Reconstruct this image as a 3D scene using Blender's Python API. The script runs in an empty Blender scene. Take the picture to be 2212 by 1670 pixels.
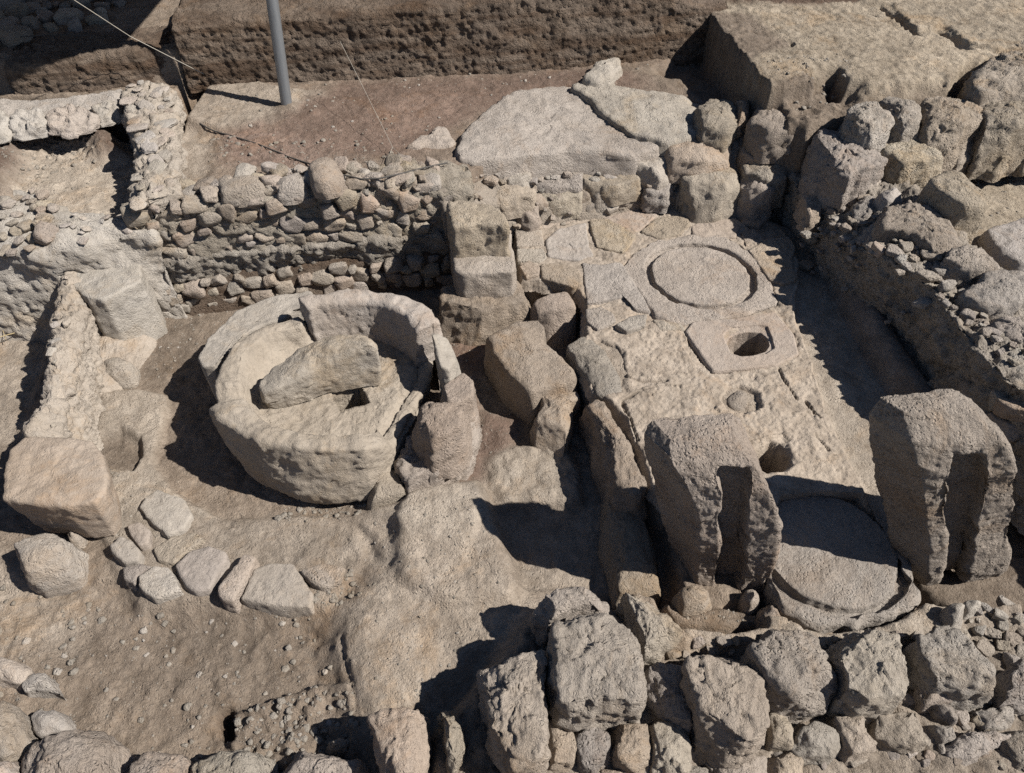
import bpy, math, random
import numpy as np
from mathutils import Vector

# ------------------------------------------------------------------ camera, sky, sun, exposure
F, CX, CY, TH, HC = 1600.0, 1106.0, 835.0, math.radians(45.0), 4.8
SUN_EL, SHADOW_AZ = math.radians(45.5), math.radians(15.0)
scene = bpy.context.scene
C = scene.collection
cam_d = bpy.data.cameras.new('camera'); cam = bpy.data.objects.new('camera', cam_d); C.objects.link(cam)
cam.location = (0, 0, HC); cam.rotation_euler = (math.pi/2 - TH, 0, 0)
cam_d.sensor_fit = 'HORIZONTAL'; cam_d.sensor_width = 36; cam_d.lens = 36*F/2212.0
cam_d.clip_start = 0.05; cam_d.clip_end = 2000
scene.camera = cam
S_DIR = Vector((math.cos(SHADOW_AZ)*math.cos(SUN_EL), -math.sin(SHADOW_AZ)*math.cos(SUN_EL), math.sin(SUN_EL)))
world = bpy.data.worlds.new('World'); scene.world = world; world.use_nodes = True
wn = world.node_tree.nodes; wl = world.node_tree.links
sky = wn.new('ShaderNodeTexSky'); sky.sky_type = 'NISHITA'; sky.sun_disc = False
sky.sun_elevation = SUN_EL; sky.sun_rotation = math.atan2(S_DIR.x, S_DIR.y)
sky.altitude = 1500; sky.air_density = 0.8; sky.dust_density = 0.5
wl.new(sky.outputs[0], wn['Background'].inputs[0]); wn['Background'].inputs[1].default_value = 0.05
sl = bpy.data.lights.new('sun', 'SUN'); sl.energy = 5.0; sl.angle = math.radians(0.53); sl.color = (1.0, 0.952, 0.885)
sun = bpy.data.objects.new('sun', sl); C.objects.link(sun); sun.location = (6, -4, 12)
sun.rotation_euler = (-S_DIR).to_track_quat('-Z', 'Y').to_euler()
vs = scene.view_settings
vs.view_transform = 'Standard'; vs.look = 'None'; vs.gamma = 1.0; vs.exposure = 0.78; vs.use_curve_mapping = False
scene.cycles.use_denoising = False
scene.cycles.max_bounces = 4; scene.cycles.diffuse_bounces = 2
world.cycles.sampling_method = 'NONE'

# ------------------------------------------------------------------ numeric helpers
SINT, COST = math.sin(TH), math.cos(TH)
def W(px, py, z):
    a = (np.asarray(px, float)-CX)/F; b = (np.asarray(py, float)-CY)/F
    t = (HC-np.asarray(z, float))/(SINT+b*COST)
    return a*t, t*(COST-b*SINT)
def pts(s):
    """'x,y x,y' or 'x,y,dz ...' -> array"""
    rows = [[float(v) for v in p.split(',')] for p in s.split()]
    return np.array([r if len(r) == 3 else r+[0.0] for r in rows])
def poly_w(s, z, tx=0, ty=0):
    """trace -> world points on the (tilted) plane through height z"""
    p = pts(s) if isinstance(s, str) else np.asarray(s, float)
    zz = z+p[:, 2]
    x, y = W(p[:, 0], p[:, 1], zz)
    if tx or ty:
        cx, cy = x.mean(), y.mean()
        for _ in range(6):
            zn = z+p[:, 2]+tx*(x-cx)+ty*(y-cy)
            x, y = W(p[:, 0], p[:, 1], zn)
        zz = zn
    return np.stack([x, y, zz], 1)
def _hash(i, j, k, seed):
    h = (i*374761393+j*668265263+k*2147483647+seed*1274126177) & 0xFFFFFFFF
    h = ((h ^ (h >> 13))*1274126177) & 0xFFFFFFFF
    h = ((h ^ (h >> 16))*2246822519) & 0xFFFFFFFF
    return ((h ^ (h >> 15)) & 0xFFFFFF)/float(0xFFFFFF)*2-1
def vnoise(p, seed=0):
    i = np.floor(p).astype(np.int64); f = p-i
    u = f*f*f*(f*(f*6-15)+10)
    x, y, z = i[:, 0], i[:, 1], i[:, 2]; ux, uy, uz = u[:, 0], u[:, 1], u[:, 2]
    def c(a, b, d): return _hash(x+a, y+b, z+d, seed)
    a0 = c(0,0,0)*(1-ux)+c(1,0,0)*ux; a1 = c(0,1,0)*(1-ux)+c(1,1,0)*ux
    b0 = c(0,0,1)*(1-ux)+c(1,0,1)*ux; b1 = c(0,1,1)*(1-ux)+c(1,1,1)*ux
    return (a0*(1-uy)+a1*uy)*(1-uz)+(b0*(1-uy)+b1*uy)*uz
def fbm(p, freq, octs=4, seed=0, gain=0.5, ridged=False):
    out = np.zeros(len(p)); a = 1.0; tot = 0
    for o in range(octs):
        n = vnoise(p*freq+o*17.31, seed+o*101)
        if ridged: n = 1-2*np.abs(n)
        out += a*n; tot += a; a *= gain; freq *= 2.03
    return out/tot
def sstep(a, b, x):
    t = np.clip((x-a)/(b-a), 0, 1); return t*t*(3-2*t)
def sdf_poly(x, y, P):
    """signed distance, negative inside"""
    d = np.full(x.shape, 1e9); inside = np.zeros(x.shape, bool); n = len(P)
    for i in range(n):
        ax, ay = P[i][:2]; bx, by = P[(i+1) % n][:2]
        ex, ey = bx-ax, by-ay; wx, wy = x-ax, y-ay
        t = np.clip((wx*ex+wy*ey)/(ex*ex+ey*ey+1e-12), 0, 1)
        d = np.minimum(d, (wx-ex*t)**2+(wy-ey*t)**2)
        c = ((ay > y) != (by > y)) & (x < (bx-ax)*(y-ay)/((by-ay) if abs(by-ay) > 1e-12 else 1e-12)+ax)
        inside ^= c
    d = np.sqrt(d); return np.where(inside, -d, d)
def dist_line(x, y, P):
    d = np.full(x.shape, 1e9)
    for i in range(len(P)-1):
        ax, ay = P[i][:2]; bx, by = P[i+1][:2]
        ex, ey = bx-ax, by-ay; wx, wy = x-ax, y-ay
        t = np.clip((wx*ex+wy*ey)/(ex*ex+ey*ey+1e-12), 0, 1)
        d = np.minimum(d, (wx-ex*t)**2+(wy-ey*t)**2)
    return np.sqrt(d)

# ------------------------------------------------------------------ mesh helpers
def mesh_np(name, V, Q, smooth=True):
    """quads (a row whose last two indices agree is a triangle)"""
    me = bpy.data.meshes.new(name)
    V = np.ascontiguousarray(V, np.float32); Q = np.asarray(Q, np.int32)
    tri = Q[:, 2] == Q[:, 3]; q4 = Q[~tri]; q3 = Q[tri][:, :3]
    idx = np.concatenate([q4.ravel(), q3.ravel()]).astype(np.int32)
    st = np.concatenate([np.arange(len(q4))*4, len(q4)*4+np.arange(len(q3))*3]).astype(np.int32)
    me.vertices.add(len(V)); me.vertices.foreach_set('co', V.ravel())
    me.loops.add(len(idx)); me.loops.foreach_set('vertex_index', idx)
    me.polygons.add(len(st)); me.polygons.foreach_set('loop_start', st)
    if smooth: me.polygons.foreach_set('use_smooth', np.ones(len(st), bool))
    me.update(calc_edges=True); me.validate()
    return me
def vnormals(V, Q):
    e1 = V[Q[:, 2]]-V[Q[:, 0]]; e2 = V[Q[:, 3]]-V[Q[:, 1]]
    fn = np.cross(e1, e2); N = np.zeros_like(V)
    for k in range(4): np.add.at(N, Q[:, k], fn)
    return N/(np.linalg.norm(N, axis=1, keepdims=True)+1e-12)
def grid_quads(nu, nv, wrap_v=False):
    i = np.arange(nu-1)[:, None]; j = np.arange(nv if wrap_v else nv-1)[None, :]
    a = i*nv+j; b = i*nv+(j+1) % nv; c = (i+1)*nv+(j+1) % nv; d = (i+1)*nv+j
    return np.stack([a, b, c, d], -1).reshape(-1, 4)
MATS = {}
SMOOTH = ('stone_smooth',)
def link(name, me, mat, parent=None, origin=None):
    o = bpy.data.objects.new(name, me); C.objects.link(o)
    if mat and not me.materials: me.materials.append(MATS[mat])
    if parent is not None:
        o.parent = parent; off = parent.get('_base', (0, 0, 0))
        if origin is not None: o.location = [origin[k]-off[k] for k in range(3)]
        else: o.location = [-off[k] for k in range(3)]
    elif origin is not None: o.location = origin
    return o
def tag(o, label, cat=None, group=None, kind=None):
    o['label'] = label
    if cat: o['category'] = cat
    if group: o['group'] = group
    if kind or cat: o['kind'] = kind or 'thing'
    return o
def thing(name, label, cat, base=(0, 0, 0), group=None, kind=None):
    o = bpy.data.objects.new(name, None); C.objects.link(o); o.location = base
    o.empty_display_size = 0.1
    o['_base'] = [float(v) for v in base]
    return tag(o, label, cat, group, kind)
def resample(P, n):
    Q = np.vstack([P, P[:1]]); d = np.r_[0, np.cumsum(np.linalg.norm(np.diff(Q[:, :2], axis=0), axis=1))]
    t = np.linspace(0, d[-1], n, endpoint=False)
    return np.stack([np.interp(t, d, Q[:, k]) for k in range(Q.shape[1])], 1)
def smooth_loop(P, it):
    for _ in range(it): P = 0.5*P+0.25*np.roll(P, 1, 0)+0.25*np.roll(P, -1, 0)
    return P
def facet(p, cell, seed):
    """broken-stone relief: every Voronoi cell is a small tilted plane at its own height (-1..1)"""
    q = p/cell; base = np.floor(q-0.5).astype(np.int64); best = np.full(len(p), 1e9); out = np.zeros(len(p))
    for a in (0, 1):
        for b in (0, 1):
            for c in (0, 1):
                i, j, k = base[:, 0]+a, base[:, 1]+b, base[:, 2]+c
                dx = q[:, 0]-(i+0.5+0.33*_hash(i, j, k, seed)); dy = q[:, 1]-(j+0.5+0.33*_hash(i, j, k, seed+1)); dz = q[:, 2]-(k+0.5+0.33*_hash(i, j, k, seed+2))
                d = dx*dx+dy*dy+dz*dz; m = d < best
                h = 0.55*_hash(i, j, k, seed+3)+0.8*(dx*_hash(i, j, k, seed+4)+dy*_hash(i, j, k, seed+5)+dz*_hash(i, j, k, seed+6))
                out = np.where(m, h, out); best = np.where(m, d, best)
    return out
def displace(V, Q, amp, freq, seed, octs=4, pit=0.0, lump=0.0, lumpf=2.2, strata=0.0, chip=0.6):
    N = vnormals(V, Q)
    d = 0.75*amp*fbm(V, freq, octs, seed, 0.6)
    d += 0.45*amp*(fbm(V, freq*1.3, 4, seed+7, 0.6, True))
    if chip:
        Wp = V+0.03*np.stack([vnoise(V*11, seed+61), vnoise(V*11, seed+62), vnoise(V*11, seed+63)], 1)
        d += chip*amp*(0.75*facet(Wp, 0.16, seed+11)+0.55*facet(Wp, 0.065, seed+23))
    if lump: d += lump*fbm(V, lumpf, 2, seed+31)
    if pit:
        n = fbm(V, 30, 2, seed+55); d -= 0.4*pit*np.clip(n-0.15, 0, 1)*2.0
    if strata:
        s = fbm(V*np.array([1.0, 1.0, 7.0]), 4.0, 3, seed+77); d += strata*s
    return V+N*d[:, None]
_seed = [100]
def nseed(): _seed[0] += 13; return _seed[0]
def fix_orient(V, Q):
    c = V.mean(0); fc = V[Q].mean(1); e1 = V[Q[:, 2]]-V[Q[:, 0]]; e2 = V[Q[:, 3]]-V[Q[:, 1]]
    if (np.cross(e1, e2)*(fc-c)).sum() < 0: Q = Q[:, [1, 0, 3, 2]].copy()
    return Q
def loft(sections, step):
    """rings with equal n; the last entry is one centre point -> V,Q (fan of triangles round the centre)"""
    rings = []; n = len(sections[0]); ctr = np.asarray(sections[-1], float).reshape(-1, 3)[0]
    secs = list(sections[:-1])
    def seg(a, b, last=False):
        d = np.linalg.norm(a-b, axis=1).max(); k = max(1, int(math.ceil(d/step)))
        return [a*(1-t)+b*t for t in np.arange(k)/k]
    for a, b in zip(secs[:-1], secs[1:]): rings += seg(a, b)
    rings += seg(secs[-1], np.repeat(ctr[None], n, 0))
    V = np.concatenate(rings+[ctr[None]])
    Q = grid_quads(len(rings), n, True); base = (len(rings)-1)*n; j = np.arange(n)
    T = np.stack([base+j, base+(j+1) % n, np.full(n, len(V)-1), np.full(n, len(V)-1)], 1)
    return V, fix_orient(V, np.concatenate([Q, T]))
def chop(V, seed, k=7, lo=0.88, hi=0.985, up=0.1):
    """knock flat facets off a stone"""
    r = np.random.RandomState(seed); c = V.mean(0); D = V-c
    for _ in range(k):
        nn = r.normal(size=3); nn[2] = abs(nn[2])*0.8+up*r.rand(); nn /= np.linalg.norm(nn)
        p = D@nn; d = np.quantile(p, r.uniform(lo, hi)); D = D-nn[None]*np.clip(p-d, 0, None)[:, None]*0.92
    return c+D
def rock(name, trace, zt, zb, parent=None, mat='stone', flare=0.03, dome=0.03, rnd=0.035, amp=0.014, freq=7.0,
         step=0.022, tx=0, ty=0, pit=0.010, lump=0.02, soft=2, label=None, cat=None, group=None, kind=None, shift=(0, 0), strata=0.0, seed=None, capfn=None, facets=0, on=None, chip=0.6):
    """a stone whose top outline is traced; sides go down to zb. on=(height function, lift): sit it on that surface"""
    if on is not None:
        zt = 0.9
        for _ in range(7):
            c0 = poly_w(trace, zt).mean(0); zt = 0.5*zt+0.5*(on[0](c0[0], c0[1])+on[1])
        zb = zt-0.25
    P = poly_w(trace, zt, tx, ty)
    per = np.linalg.norm(np.diff(np.vstack([P, P[:1]]), axis=0), axis=1).sum()
    n = int(np.clip(per/step, 22, 150)); st = per/n
    P = smooth_loop(resample(P, n), soft)
    c = P.mean(0); seed = seed or nseed()
    size = per/4; rnd = min(rnd, size*0.22, max(0.01, (zt-zb)*0.5)); amp = min(amp, size*0.10); lump = min(lump, size*0.12)
    D = P-c; D[:, 2] = 0; L = np.linalg.norm(D, axis=1, keepdims=True); U = D/(L+1e-9)
    def ring(inset, dz, base=None):
        R = P-U*np.minimum(inset, L*0.8); R[:, 2] = P[:, 2]+dz
        return R
    bot = P+U*flare; bot[:, 2] = zb; bot[:, :2] += np.array(shift)
    mid = 0.5*(P+bot); mid[:, :2] += U[:, :2]*rnd*0.35; mid[:, 2] = 0.5*(P[:, 2]-rnd)+0.5*zb
    secs = [bot, mid, ring(-0.002, -rnd), ring(rnd*0.28, -rnd*0.3), ring(rnd, 0)]
    cc = c.copy(); cc[2] = c[2]+dome
    k = 3
    last = secs[-1]
    for t in (0.3, 0.65):
        R = last*(1-t)+cc*t; R[:, 2] = last[:, 2]*(1-t)+c[2]*t+dome*(1-(1-t)**2); secs.append(R)
    secs.append(cc[None])
    V, Q = loft(secs, st*1.25)
    if facets: V = chop(V, seed, facets)
    if capfn is not None: V = capfn(V)
    V = displace(V, Q, amp, freq, seed, 4, pit, lump, strata=strata, chip=chip)
    org = np.array([c[0], c[1], zb])
    me = mesh_np(name, V-org, Q, mat in SMOOTH or per > 2.2)
    o = link(name, me, mat, parent, org)
    if label: tag(o, label, cat, group, kind)
    elif kind: o['kind'] = kind
    return o
def band(name, left, right, parent, mat, zbl, zbr, step=0.03, amp=0.03, freq=5, zl=None, batter=(0.05, 0.05), pit=0.01, lump=0.04, crown=0.03, strata=0, seed=None, rnd=0.03, label=None, cat=None, kind=None, ends=True, chip=0.6):
    """wall body between two world polylines (n,3) running the same way"""
    def rs(P, n):
        d = np.r_[0, np.cumsum(np.linalg.norm(np.diff(P[:, :2], axis=0), axis=1))]
        t = np.linspace(0, d[-1], n); return np.stack([np.interp(t, d, P[:, k]) for k in range(3)], 1)
    ln = np.linalg.norm(np.diff(left, axis=0), axis=1).sum()
    n = max(6, int(ln/step)); Lp = rs(left, n); Rp = rs(right, n)
    A = (Rp-Lp); A[:, 2] = 0; wd = np.linalg.norm(A, axis=1, keepdims=True); A /= wd
    secs = []
    bl = Lp-A*batter[0]; bl[:, 2] = zbl; br = Rp+A*batter[1]; br[:, 2] = zbr
    tl0 = Lp-A*0.0; tl0[:, 2] -= rnd; tl1 = Lp+A*rnd; tr1 = Rp-A*rnd; tr0 = Rp.copy(); tr0[:, 2] -= rnd
    def seg(a, b, s):
        d = np.linalg.norm(a-b, axis=1).max(); k = max(1, int(math.ceil(d/s)))
        return [a*(1-t)+b*t for t in np.arange(k)/k]
    rows = seg(bl, tl0, step)+seg(tl0, tl1, step)
    top = seg(tl1, tr1, step); m = len(top)
    for i, r in enumerate(top): r = r.copy(); r[:, 2] += crown*math.sin(math.pi*(i+0.5)/m); rows.append(r)
    rows += seg(tr1, tr0, step)+seg(tr0, br, step)+[br]
    G = np.stack(rows, 1)                                   # (n along, m across, 3)
    if ends:
        e0 = G[:1].copy(); e1 = G[-1:].copy(); zb = min(zbl, zbr)
        def cap(e, outw):
            mid = e.mean(1, keepdims=True); res = []
            for t in (0.12, 0.5, 0.98):
                q = e*(1-t)+mid*t; q[..., 2] = e[..., 2]; q[..., :2] += outw*0.02*min(1, t*4); res.append(q)
            return res
        dirv = (Lp[-1]-Lp[0])[:2]; dirv = dirv/np.linalg.norm(dirv)
        c0 = cap(e0, -dirv); c1 = cap(e1, dirv)
        G = np.concatenate(c0[::-1]+[G]+c1, 0)
    nu, nv = G.shape[:2]; V = G.reshape(-1, 3); Q = fix_orient(V, grid_quads(nu, nv))
    V = displace(V, Q, amp, freq, seed or nseed(), 4, pit, lump, strata=strata, chip=chip)
    o = link(name, mesh_np(name, V, Q, mat in SMOOTH), mat, parent)
    BANDS[o.name] = V
    if label: tag(o, label, cat, None, kind)
    elif kind: o['kind'] = kind
    return o
BANDS = {}
def band_top(o):
    V = BANDS[o.name]
    def f(x, y):
        d = (V[:, 0]-x)**2+(V[:, 1]-y)**2; m = d < 0.04**2
        return float(V[m, 2].max()) if m.any() else float(V[np.argmin(d), 2])
    return f
def tube(name, P, r, parent=None, mat='rope', sides=6, label=None, cat=None):
    P = np.asarray(P, float); n = len(P); rr = np.ones(n)*r if np.isscalar(r) else np.asarray(r)
    T = np.gradient(P, axis=0); T /= np.linalg.norm(T, axis=1, keepdims=True)+1e-12
    up = np.array([0, 0, 1.0]) if abs(T[:, 2]).mean() < 0.8 else np.array([1.0, 0, 0])
    S = np.cross(T, up); S /= np.linalg.norm(S, axis=1, keepdims=True); B = np.cross(S, T)
    a = np.linspace(0, 2*math.pi, sides, endpoint=False)
    V = P[:, None]+rr[:, None, None]*(np.cos(a)[None, :, None]*S[:, None]+np.sin(a)[None, :, None]*B[:, None])
    V = V.reshape(-1, 3); Q = grid_quads(n, sides, True); Q = fix_orient(V, Q)
    org = V.min(0) if parent is None else None
    if org is not None: o = link(name, mesh_np(name, V-org, Q), mat, None, org)
    else: o = link(name, mesh_np(name, V, Q), mat, parent)
    if label: tag(o, label, cat)
    return o
# library of angular stones, about +-1 in each axis
def unit_rock(seed, n=9, planes=9):
    rng = np.random.RandomState(seed); g = np.linspace(-1, 1, n); vs_, qs_ = [], []; off = 0
    for ax in range(3):
        for s in (-1, 1):
            u, v = np.meshgrid(g, g, indexing='ij'); p = np.zeros((n, n, 3))
            p[..., ax] = s; p[..., (ax+1) % 3] = u*s; p[..., (ax+2) % 3] = v
            vs_.append(p.reshape(-1, 3)); qs_.append(grid_quads(n, n)+off); off += n*n
    V = np.concatenate(vs_); Q = np.concatenate(qs_)
    key = np.round(V*1e4).astype(np.int64); _, first, inv = np.unique(key, axis=0, return_index=True, return_inverse=True)
    V = V[first]; Q = inv.reshape(-1)[Q]
    D = V/np.linalg.norm(V, axis=1, keepdims=True)
    r = np.full(len(D), 9.0)
    nr = rng.normal(size=(planes, 3)); nr /= np.linalg.norm(nr, axis=1, keepdims=True)
    nr = np.vstack([nr, np.eye(3), -np.eye(3)]); dd = np.r_[rng.uniform(0.62, 0.98, planes), rng.uniform(0.82, 1.0, 6)]
    k = 34.0; acc = np.zeros(len(D))
    for nn, d in zip(nr, dd):
        q = np.maximum(D@nn, 1e-3)/d; acc += q**k
    r = acc**(-1/k)
    V = D*r[:, None]; Q = fix_orient(V, Q)
    V = displace(V*0.12, Q, 0.013, 16, seed, 4, 0, 0.004, 12)/0.12
    return V, Q
LIB = []
def lib_make():
    for i in range(16):
        V, Q = unit_rock(500+i*7); LIB.append(mesh_np('rubble', V, Q, False))
def lib_place(name, parent, loc, size, rot=None, mat=None, rng=random):
    me = LIB_BY[mat][rng.randrange(len(LIB))]
    o = bpy.data.objects.new(name, me); C.objects.link(o)
    off = parent['_base'] if parent is not None else (0, 0, 0); o.parent = parent
    o.location = [loc[k]-off[k] for k in range(3)]; o.scale = size
    o.rotation_euler = rot if rot is not None else (rng.uniform(-.3, .3), rng.uniform(-.3, .3), rng.uniform(0, 6.28))
    return o
LIB_BY = {}

# ------------------------------------------------------------------ materials
ALB = np.array((0.668, 0.655, 0.680))
def mat_stone(name, light, mid, dark, lichen=0.25, bump=0.8, vary=0.12, speck=0.55, warm=0.0, attr=False, scale=1.0, layers=False, pitty=1.0):
    light, mid, dark = [tuple(float(v) for v in np.array(t)*ALB) for t in (light, mid, dark)]
    m = bpy.data.materials.new(name); m.use_nodes = True; nt = m.node_tree; N = nt.nodes; L = nt.links
    b = N['Principled BSDF']; b.inputs['Roughness'].default_value = 0.93; b.inputs['Specular IOR Level'].default_value = 0.15
    geo = N.new('ShaderNodeNewGeometry'); P = geo.outputs['Position']
    def noise(sc, det, rough=0.6, dist=0.0):
        n = N.new('ShaderNodeTexNoise'); n.inputs['Scale'].default_value = sc*scale; n.inputs['Detail'].default_value = det
        n.inputs['Roughness'].default_value = rough; n.inputs['Distortion'].default_value = dist; L.new(P, n.inputs['Vector']); return n.outputs['Fac']
    def ramp(src, lo, hi):
        r = N.new('ShaderNodeMapRange'); r.inputs[1].default_value = lo; r.inputs[2].default_value = hi; r.clamp = True; L.new(src, r.inputs[0]); return r.outputs[0]
    def mix(fac, a, c, mode='MIX'):
        x = N.new('ShaderNodeMix'); x.data_type = 'RGBA'; x.blend_type = mode
        if hasattr(fac, 'node'): L.new(fac, x.inputs[0])
        else: x.inputs[0].default_value = fac
        for s, v in ((x.inputs[6], a), (x.inputs[7], c)):
            if hasattr(v, 'node'): L.new(v, s)
            else: s.default_value = (*v, 1)
        return x.outputs[2]
    def math_(op, a, c):
        x = N.new('ShaderNodeMath'); x.operation = op
        for s, v in ((x.inputs[0], a), (x.inputs[1], c)):
            if hasattr(v, 'node'): L.new(v, s)
            else: s.default_value = v
        return x.outputs[0]
    if attr:
        at = N.new('ShaderNodeVertexColor'); at.layer_name = 'soil'; col = at.outputs['Color']
        col = mix(ramp(noise(6, 6, 0.7), 0.35, 0.68), mix(1.0, col, (1.14, 1.13, 1.12), 'MULTIPLY'), mix(1.0, col, (0.74, 0.71, 0.68), 'MULTIPLY'))
        col = mix(math_('MULTIPLY', ramp(noise(26, 5, 0.75), 0.54, 0.70), 0.40), col, mix(1.0, col, (1.35, 1.33, 1.30), 'MULTIPLY'))
    else:
        col = mix(ramp(noise(2.3, 6, 0.7), 0.38, 0.64), light, mid)
        col = mix(math_('MULTIPLY', ramp(noise(5.0, 6, 0.75, 0.4), 0.50, 0.66), 0.55), col, tuple(c*k for c, k in zip(light, (1.12, 1.10, 1.08))))
        col = mix(math_('MULTIPLY', ramp(noise(1.1, 5, 0.7), 0.52, 0.70), 0.45), col, tuple(c*k for c, k in zip(mid, (1.0, 0.92, 0.80))))
    if layers:
        mp = N.new('ShaderNodeMapping'); mp.inputs['Scale'].default_value = (0.5, 0.5, 5.0); L.new(P, mp.inputs['Vector'])
        ln = N.new('ShaderNodeTexNoise'); ln.inputs['Scale'].default_value = 2.2; ln.inputs['Detail'].default_value = 6; L.new(mp.outputs[0], ln.inputs['Vector'])
        col = mix(ramp(ln.outputs['Fac'], 0.40, 0.62), col, mix(1.0, col, (0.62, 0.55, 0.50), 'MULTIPLY'))
    # ochre stains and grey weathering with outlines of their own
    col = mix(math_('MULTIPLY', ramp(noise(1.3, 7, 0.75, 0.5), 0.53, 0.66), 0.60), col, mix(1.0, col, (0.98, 0.83, 0.66), 'MULTIPLY'))
    col = mix(math_('MULTIPLY', ramp(noise(2.9, 7, 0.78, 0.8), 0.55, 0.66), 0.65), col, mix(1.0, col, (0.66, 0.67, 0.69), 'MULTIPLY'))
    # dark specks painting the shade of pits and crevices, grey lichen crust, pale chips
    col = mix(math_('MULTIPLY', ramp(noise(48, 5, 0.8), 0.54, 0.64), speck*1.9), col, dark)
    if lichen: col = mix(math_('MULTIPLY', ramp(noise(6.0, 7, 0.82, 0.6), 0.53, 0.66), lichen), col, dark)
    pale = tuple(min(1, c*1.35) for c in light)
    col = mix(math_('MULTIPLY', ramp(noise(34, 4, 0.8), 0.56, 0.70), 0.40), col, pale)
    if vary:
        oi = N.new('ShaderNodeObjectInfo'); hsv = N.new('ShaderNodeHueSaturation')
        L.new(math_('ADD', math_('MULTIPLY', oi.outputs['Random'], 2*vary), 1-vary), hsv.inputs['Value'])
        L.new(math_('ADD', math_('MULTIPLY', math_('FRACT', math_('MULTIPLY', oi.outputs['Random'], 5.7), 0), 0.022), 0.489), hsv.inputs['Hue'])
        L.new(math_('ADD', math_('MULTIPLY', math_('FRACT', math_('MULTIPLY', oi.outputs['Random'], 13.3), 0), 0.5), 0.72), hsv.inputs['Saturation'])
        L.new(col, hsv.inputs['Color']); col = hsv.outputs['Color']
    L.new(col, b.inputs['Base Color'])
    vo = N.new('ShaderNodeTexVoronoi'); vo.feature = 'F1'; vo.inputs['Scale'].default_value = 42*scale; vo.inputs['Randomness'].default_value = 1.0
    wv = N.new('ShaderNodeVectorMath'); wv.operation = 'ADD'; nn = N.new('ShaderNodeTexNoise'); nn.inputs['Scale'].default_value = 30; nn.inputs['Detail'].default_value = 2
    sc = N.new('ShaderNodeVectorMath'); sc.operation = 'SCALE'; sc.inputs['Scale'].default_value = 0.03
    L.new(P, nn.inputs['Vector']); L.new(nn.outputs['Color'], sc.inputs[0]); L.new(P, wv.inputs[0]); L.new(sc.outputs[0], wv.inputs[1]); L.new(wv.outputs[0], vo.inputs['Vector'])
    pits = math_('MULTIPLY', ramp(vo.outputs['Distance'], 0.12, 0.42), ramp(noise(5.5, 3, 0.6), 0.38, 0.62))
    h = math_('ADD', math_('MULTIPLY', noise(34, 5, 0.7), 0.55), math_('ADD', math_('MULTIPLY', noise(120, 3, 0.75), 0.40), math_('MULTIPLY', pits, 0.32*pitty)))
    bp = N.new('ShaderNodeBump'); bp.inputs['Strength'].default_value = min(1.0, bump); bp.inputs['Distance'].default_value = 0.045
    L.new(h, bp.inputs['Height']); L.new(bp.outputs[0], b.inputs['Normal'])
    MATS[name] = m; return m
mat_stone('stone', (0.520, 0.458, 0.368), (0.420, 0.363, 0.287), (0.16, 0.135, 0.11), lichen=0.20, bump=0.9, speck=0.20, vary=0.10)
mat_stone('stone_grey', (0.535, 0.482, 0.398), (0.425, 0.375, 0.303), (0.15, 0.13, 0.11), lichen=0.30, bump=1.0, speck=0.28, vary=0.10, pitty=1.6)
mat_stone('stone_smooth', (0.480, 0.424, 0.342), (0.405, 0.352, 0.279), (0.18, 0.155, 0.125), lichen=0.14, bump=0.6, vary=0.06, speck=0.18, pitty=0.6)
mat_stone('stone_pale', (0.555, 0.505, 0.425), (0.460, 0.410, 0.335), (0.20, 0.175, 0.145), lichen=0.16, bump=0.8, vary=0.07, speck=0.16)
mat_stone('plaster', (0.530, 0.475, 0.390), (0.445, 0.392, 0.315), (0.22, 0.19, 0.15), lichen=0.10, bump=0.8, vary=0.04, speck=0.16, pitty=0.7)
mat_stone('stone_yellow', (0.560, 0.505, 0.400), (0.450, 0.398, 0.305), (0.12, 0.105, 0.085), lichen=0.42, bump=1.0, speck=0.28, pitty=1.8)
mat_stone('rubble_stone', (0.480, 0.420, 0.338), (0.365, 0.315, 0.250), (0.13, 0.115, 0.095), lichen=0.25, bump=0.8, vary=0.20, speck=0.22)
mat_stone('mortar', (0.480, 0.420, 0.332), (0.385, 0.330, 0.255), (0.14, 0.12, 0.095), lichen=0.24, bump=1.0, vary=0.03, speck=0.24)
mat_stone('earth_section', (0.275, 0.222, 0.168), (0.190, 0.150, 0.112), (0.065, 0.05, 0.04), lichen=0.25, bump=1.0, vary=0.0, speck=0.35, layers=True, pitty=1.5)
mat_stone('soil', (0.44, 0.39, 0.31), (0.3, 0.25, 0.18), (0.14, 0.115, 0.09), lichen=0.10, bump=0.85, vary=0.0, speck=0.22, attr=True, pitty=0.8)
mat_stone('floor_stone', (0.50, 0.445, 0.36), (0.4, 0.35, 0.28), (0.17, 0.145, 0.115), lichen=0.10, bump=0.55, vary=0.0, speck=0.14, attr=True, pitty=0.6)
def mat_plain(name, col, rough=0.6, metal=0.0):
    m = bpy.data.materials.new(name); m.use_nodes = True; b = m.node_tree.nodes['Principled BSDF']
    n = m.node_tree.nodes.new('ShaderNodeTexNoise'); n.inputs['Scale'].default_value = 25; n.inputs['Detail'].default_value = 5
    r = m.node_tree.nodes.new('ShaderNodeMix'); r.data_type = 'RGBA'; r.inputs[6].default_value = (*[c*0.75 for c in col], 1); r.inputs[7].default_value = (*[min(1, c*1.2) for c in col], 1)
    m.node_tree.links.new(n.outputs['Fac'], r.inputs[0]); m.node_tree.links.new(r.outputs[2], b.inputs['Base Color'])
    b.inputs['Roughness'].default_value = rough; b.inputs['Metallic'].default_value = metal; MATS[name] = m
mat_plain('galvanised', (0.22, 0.23, 0.24), 0.45, 0.6)
mat_plain('rope', (0.34, 0.31, 0.26), 0.9)
mat_plain('cable', (0.05, 0.045, 0.04), 0.8)
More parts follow.
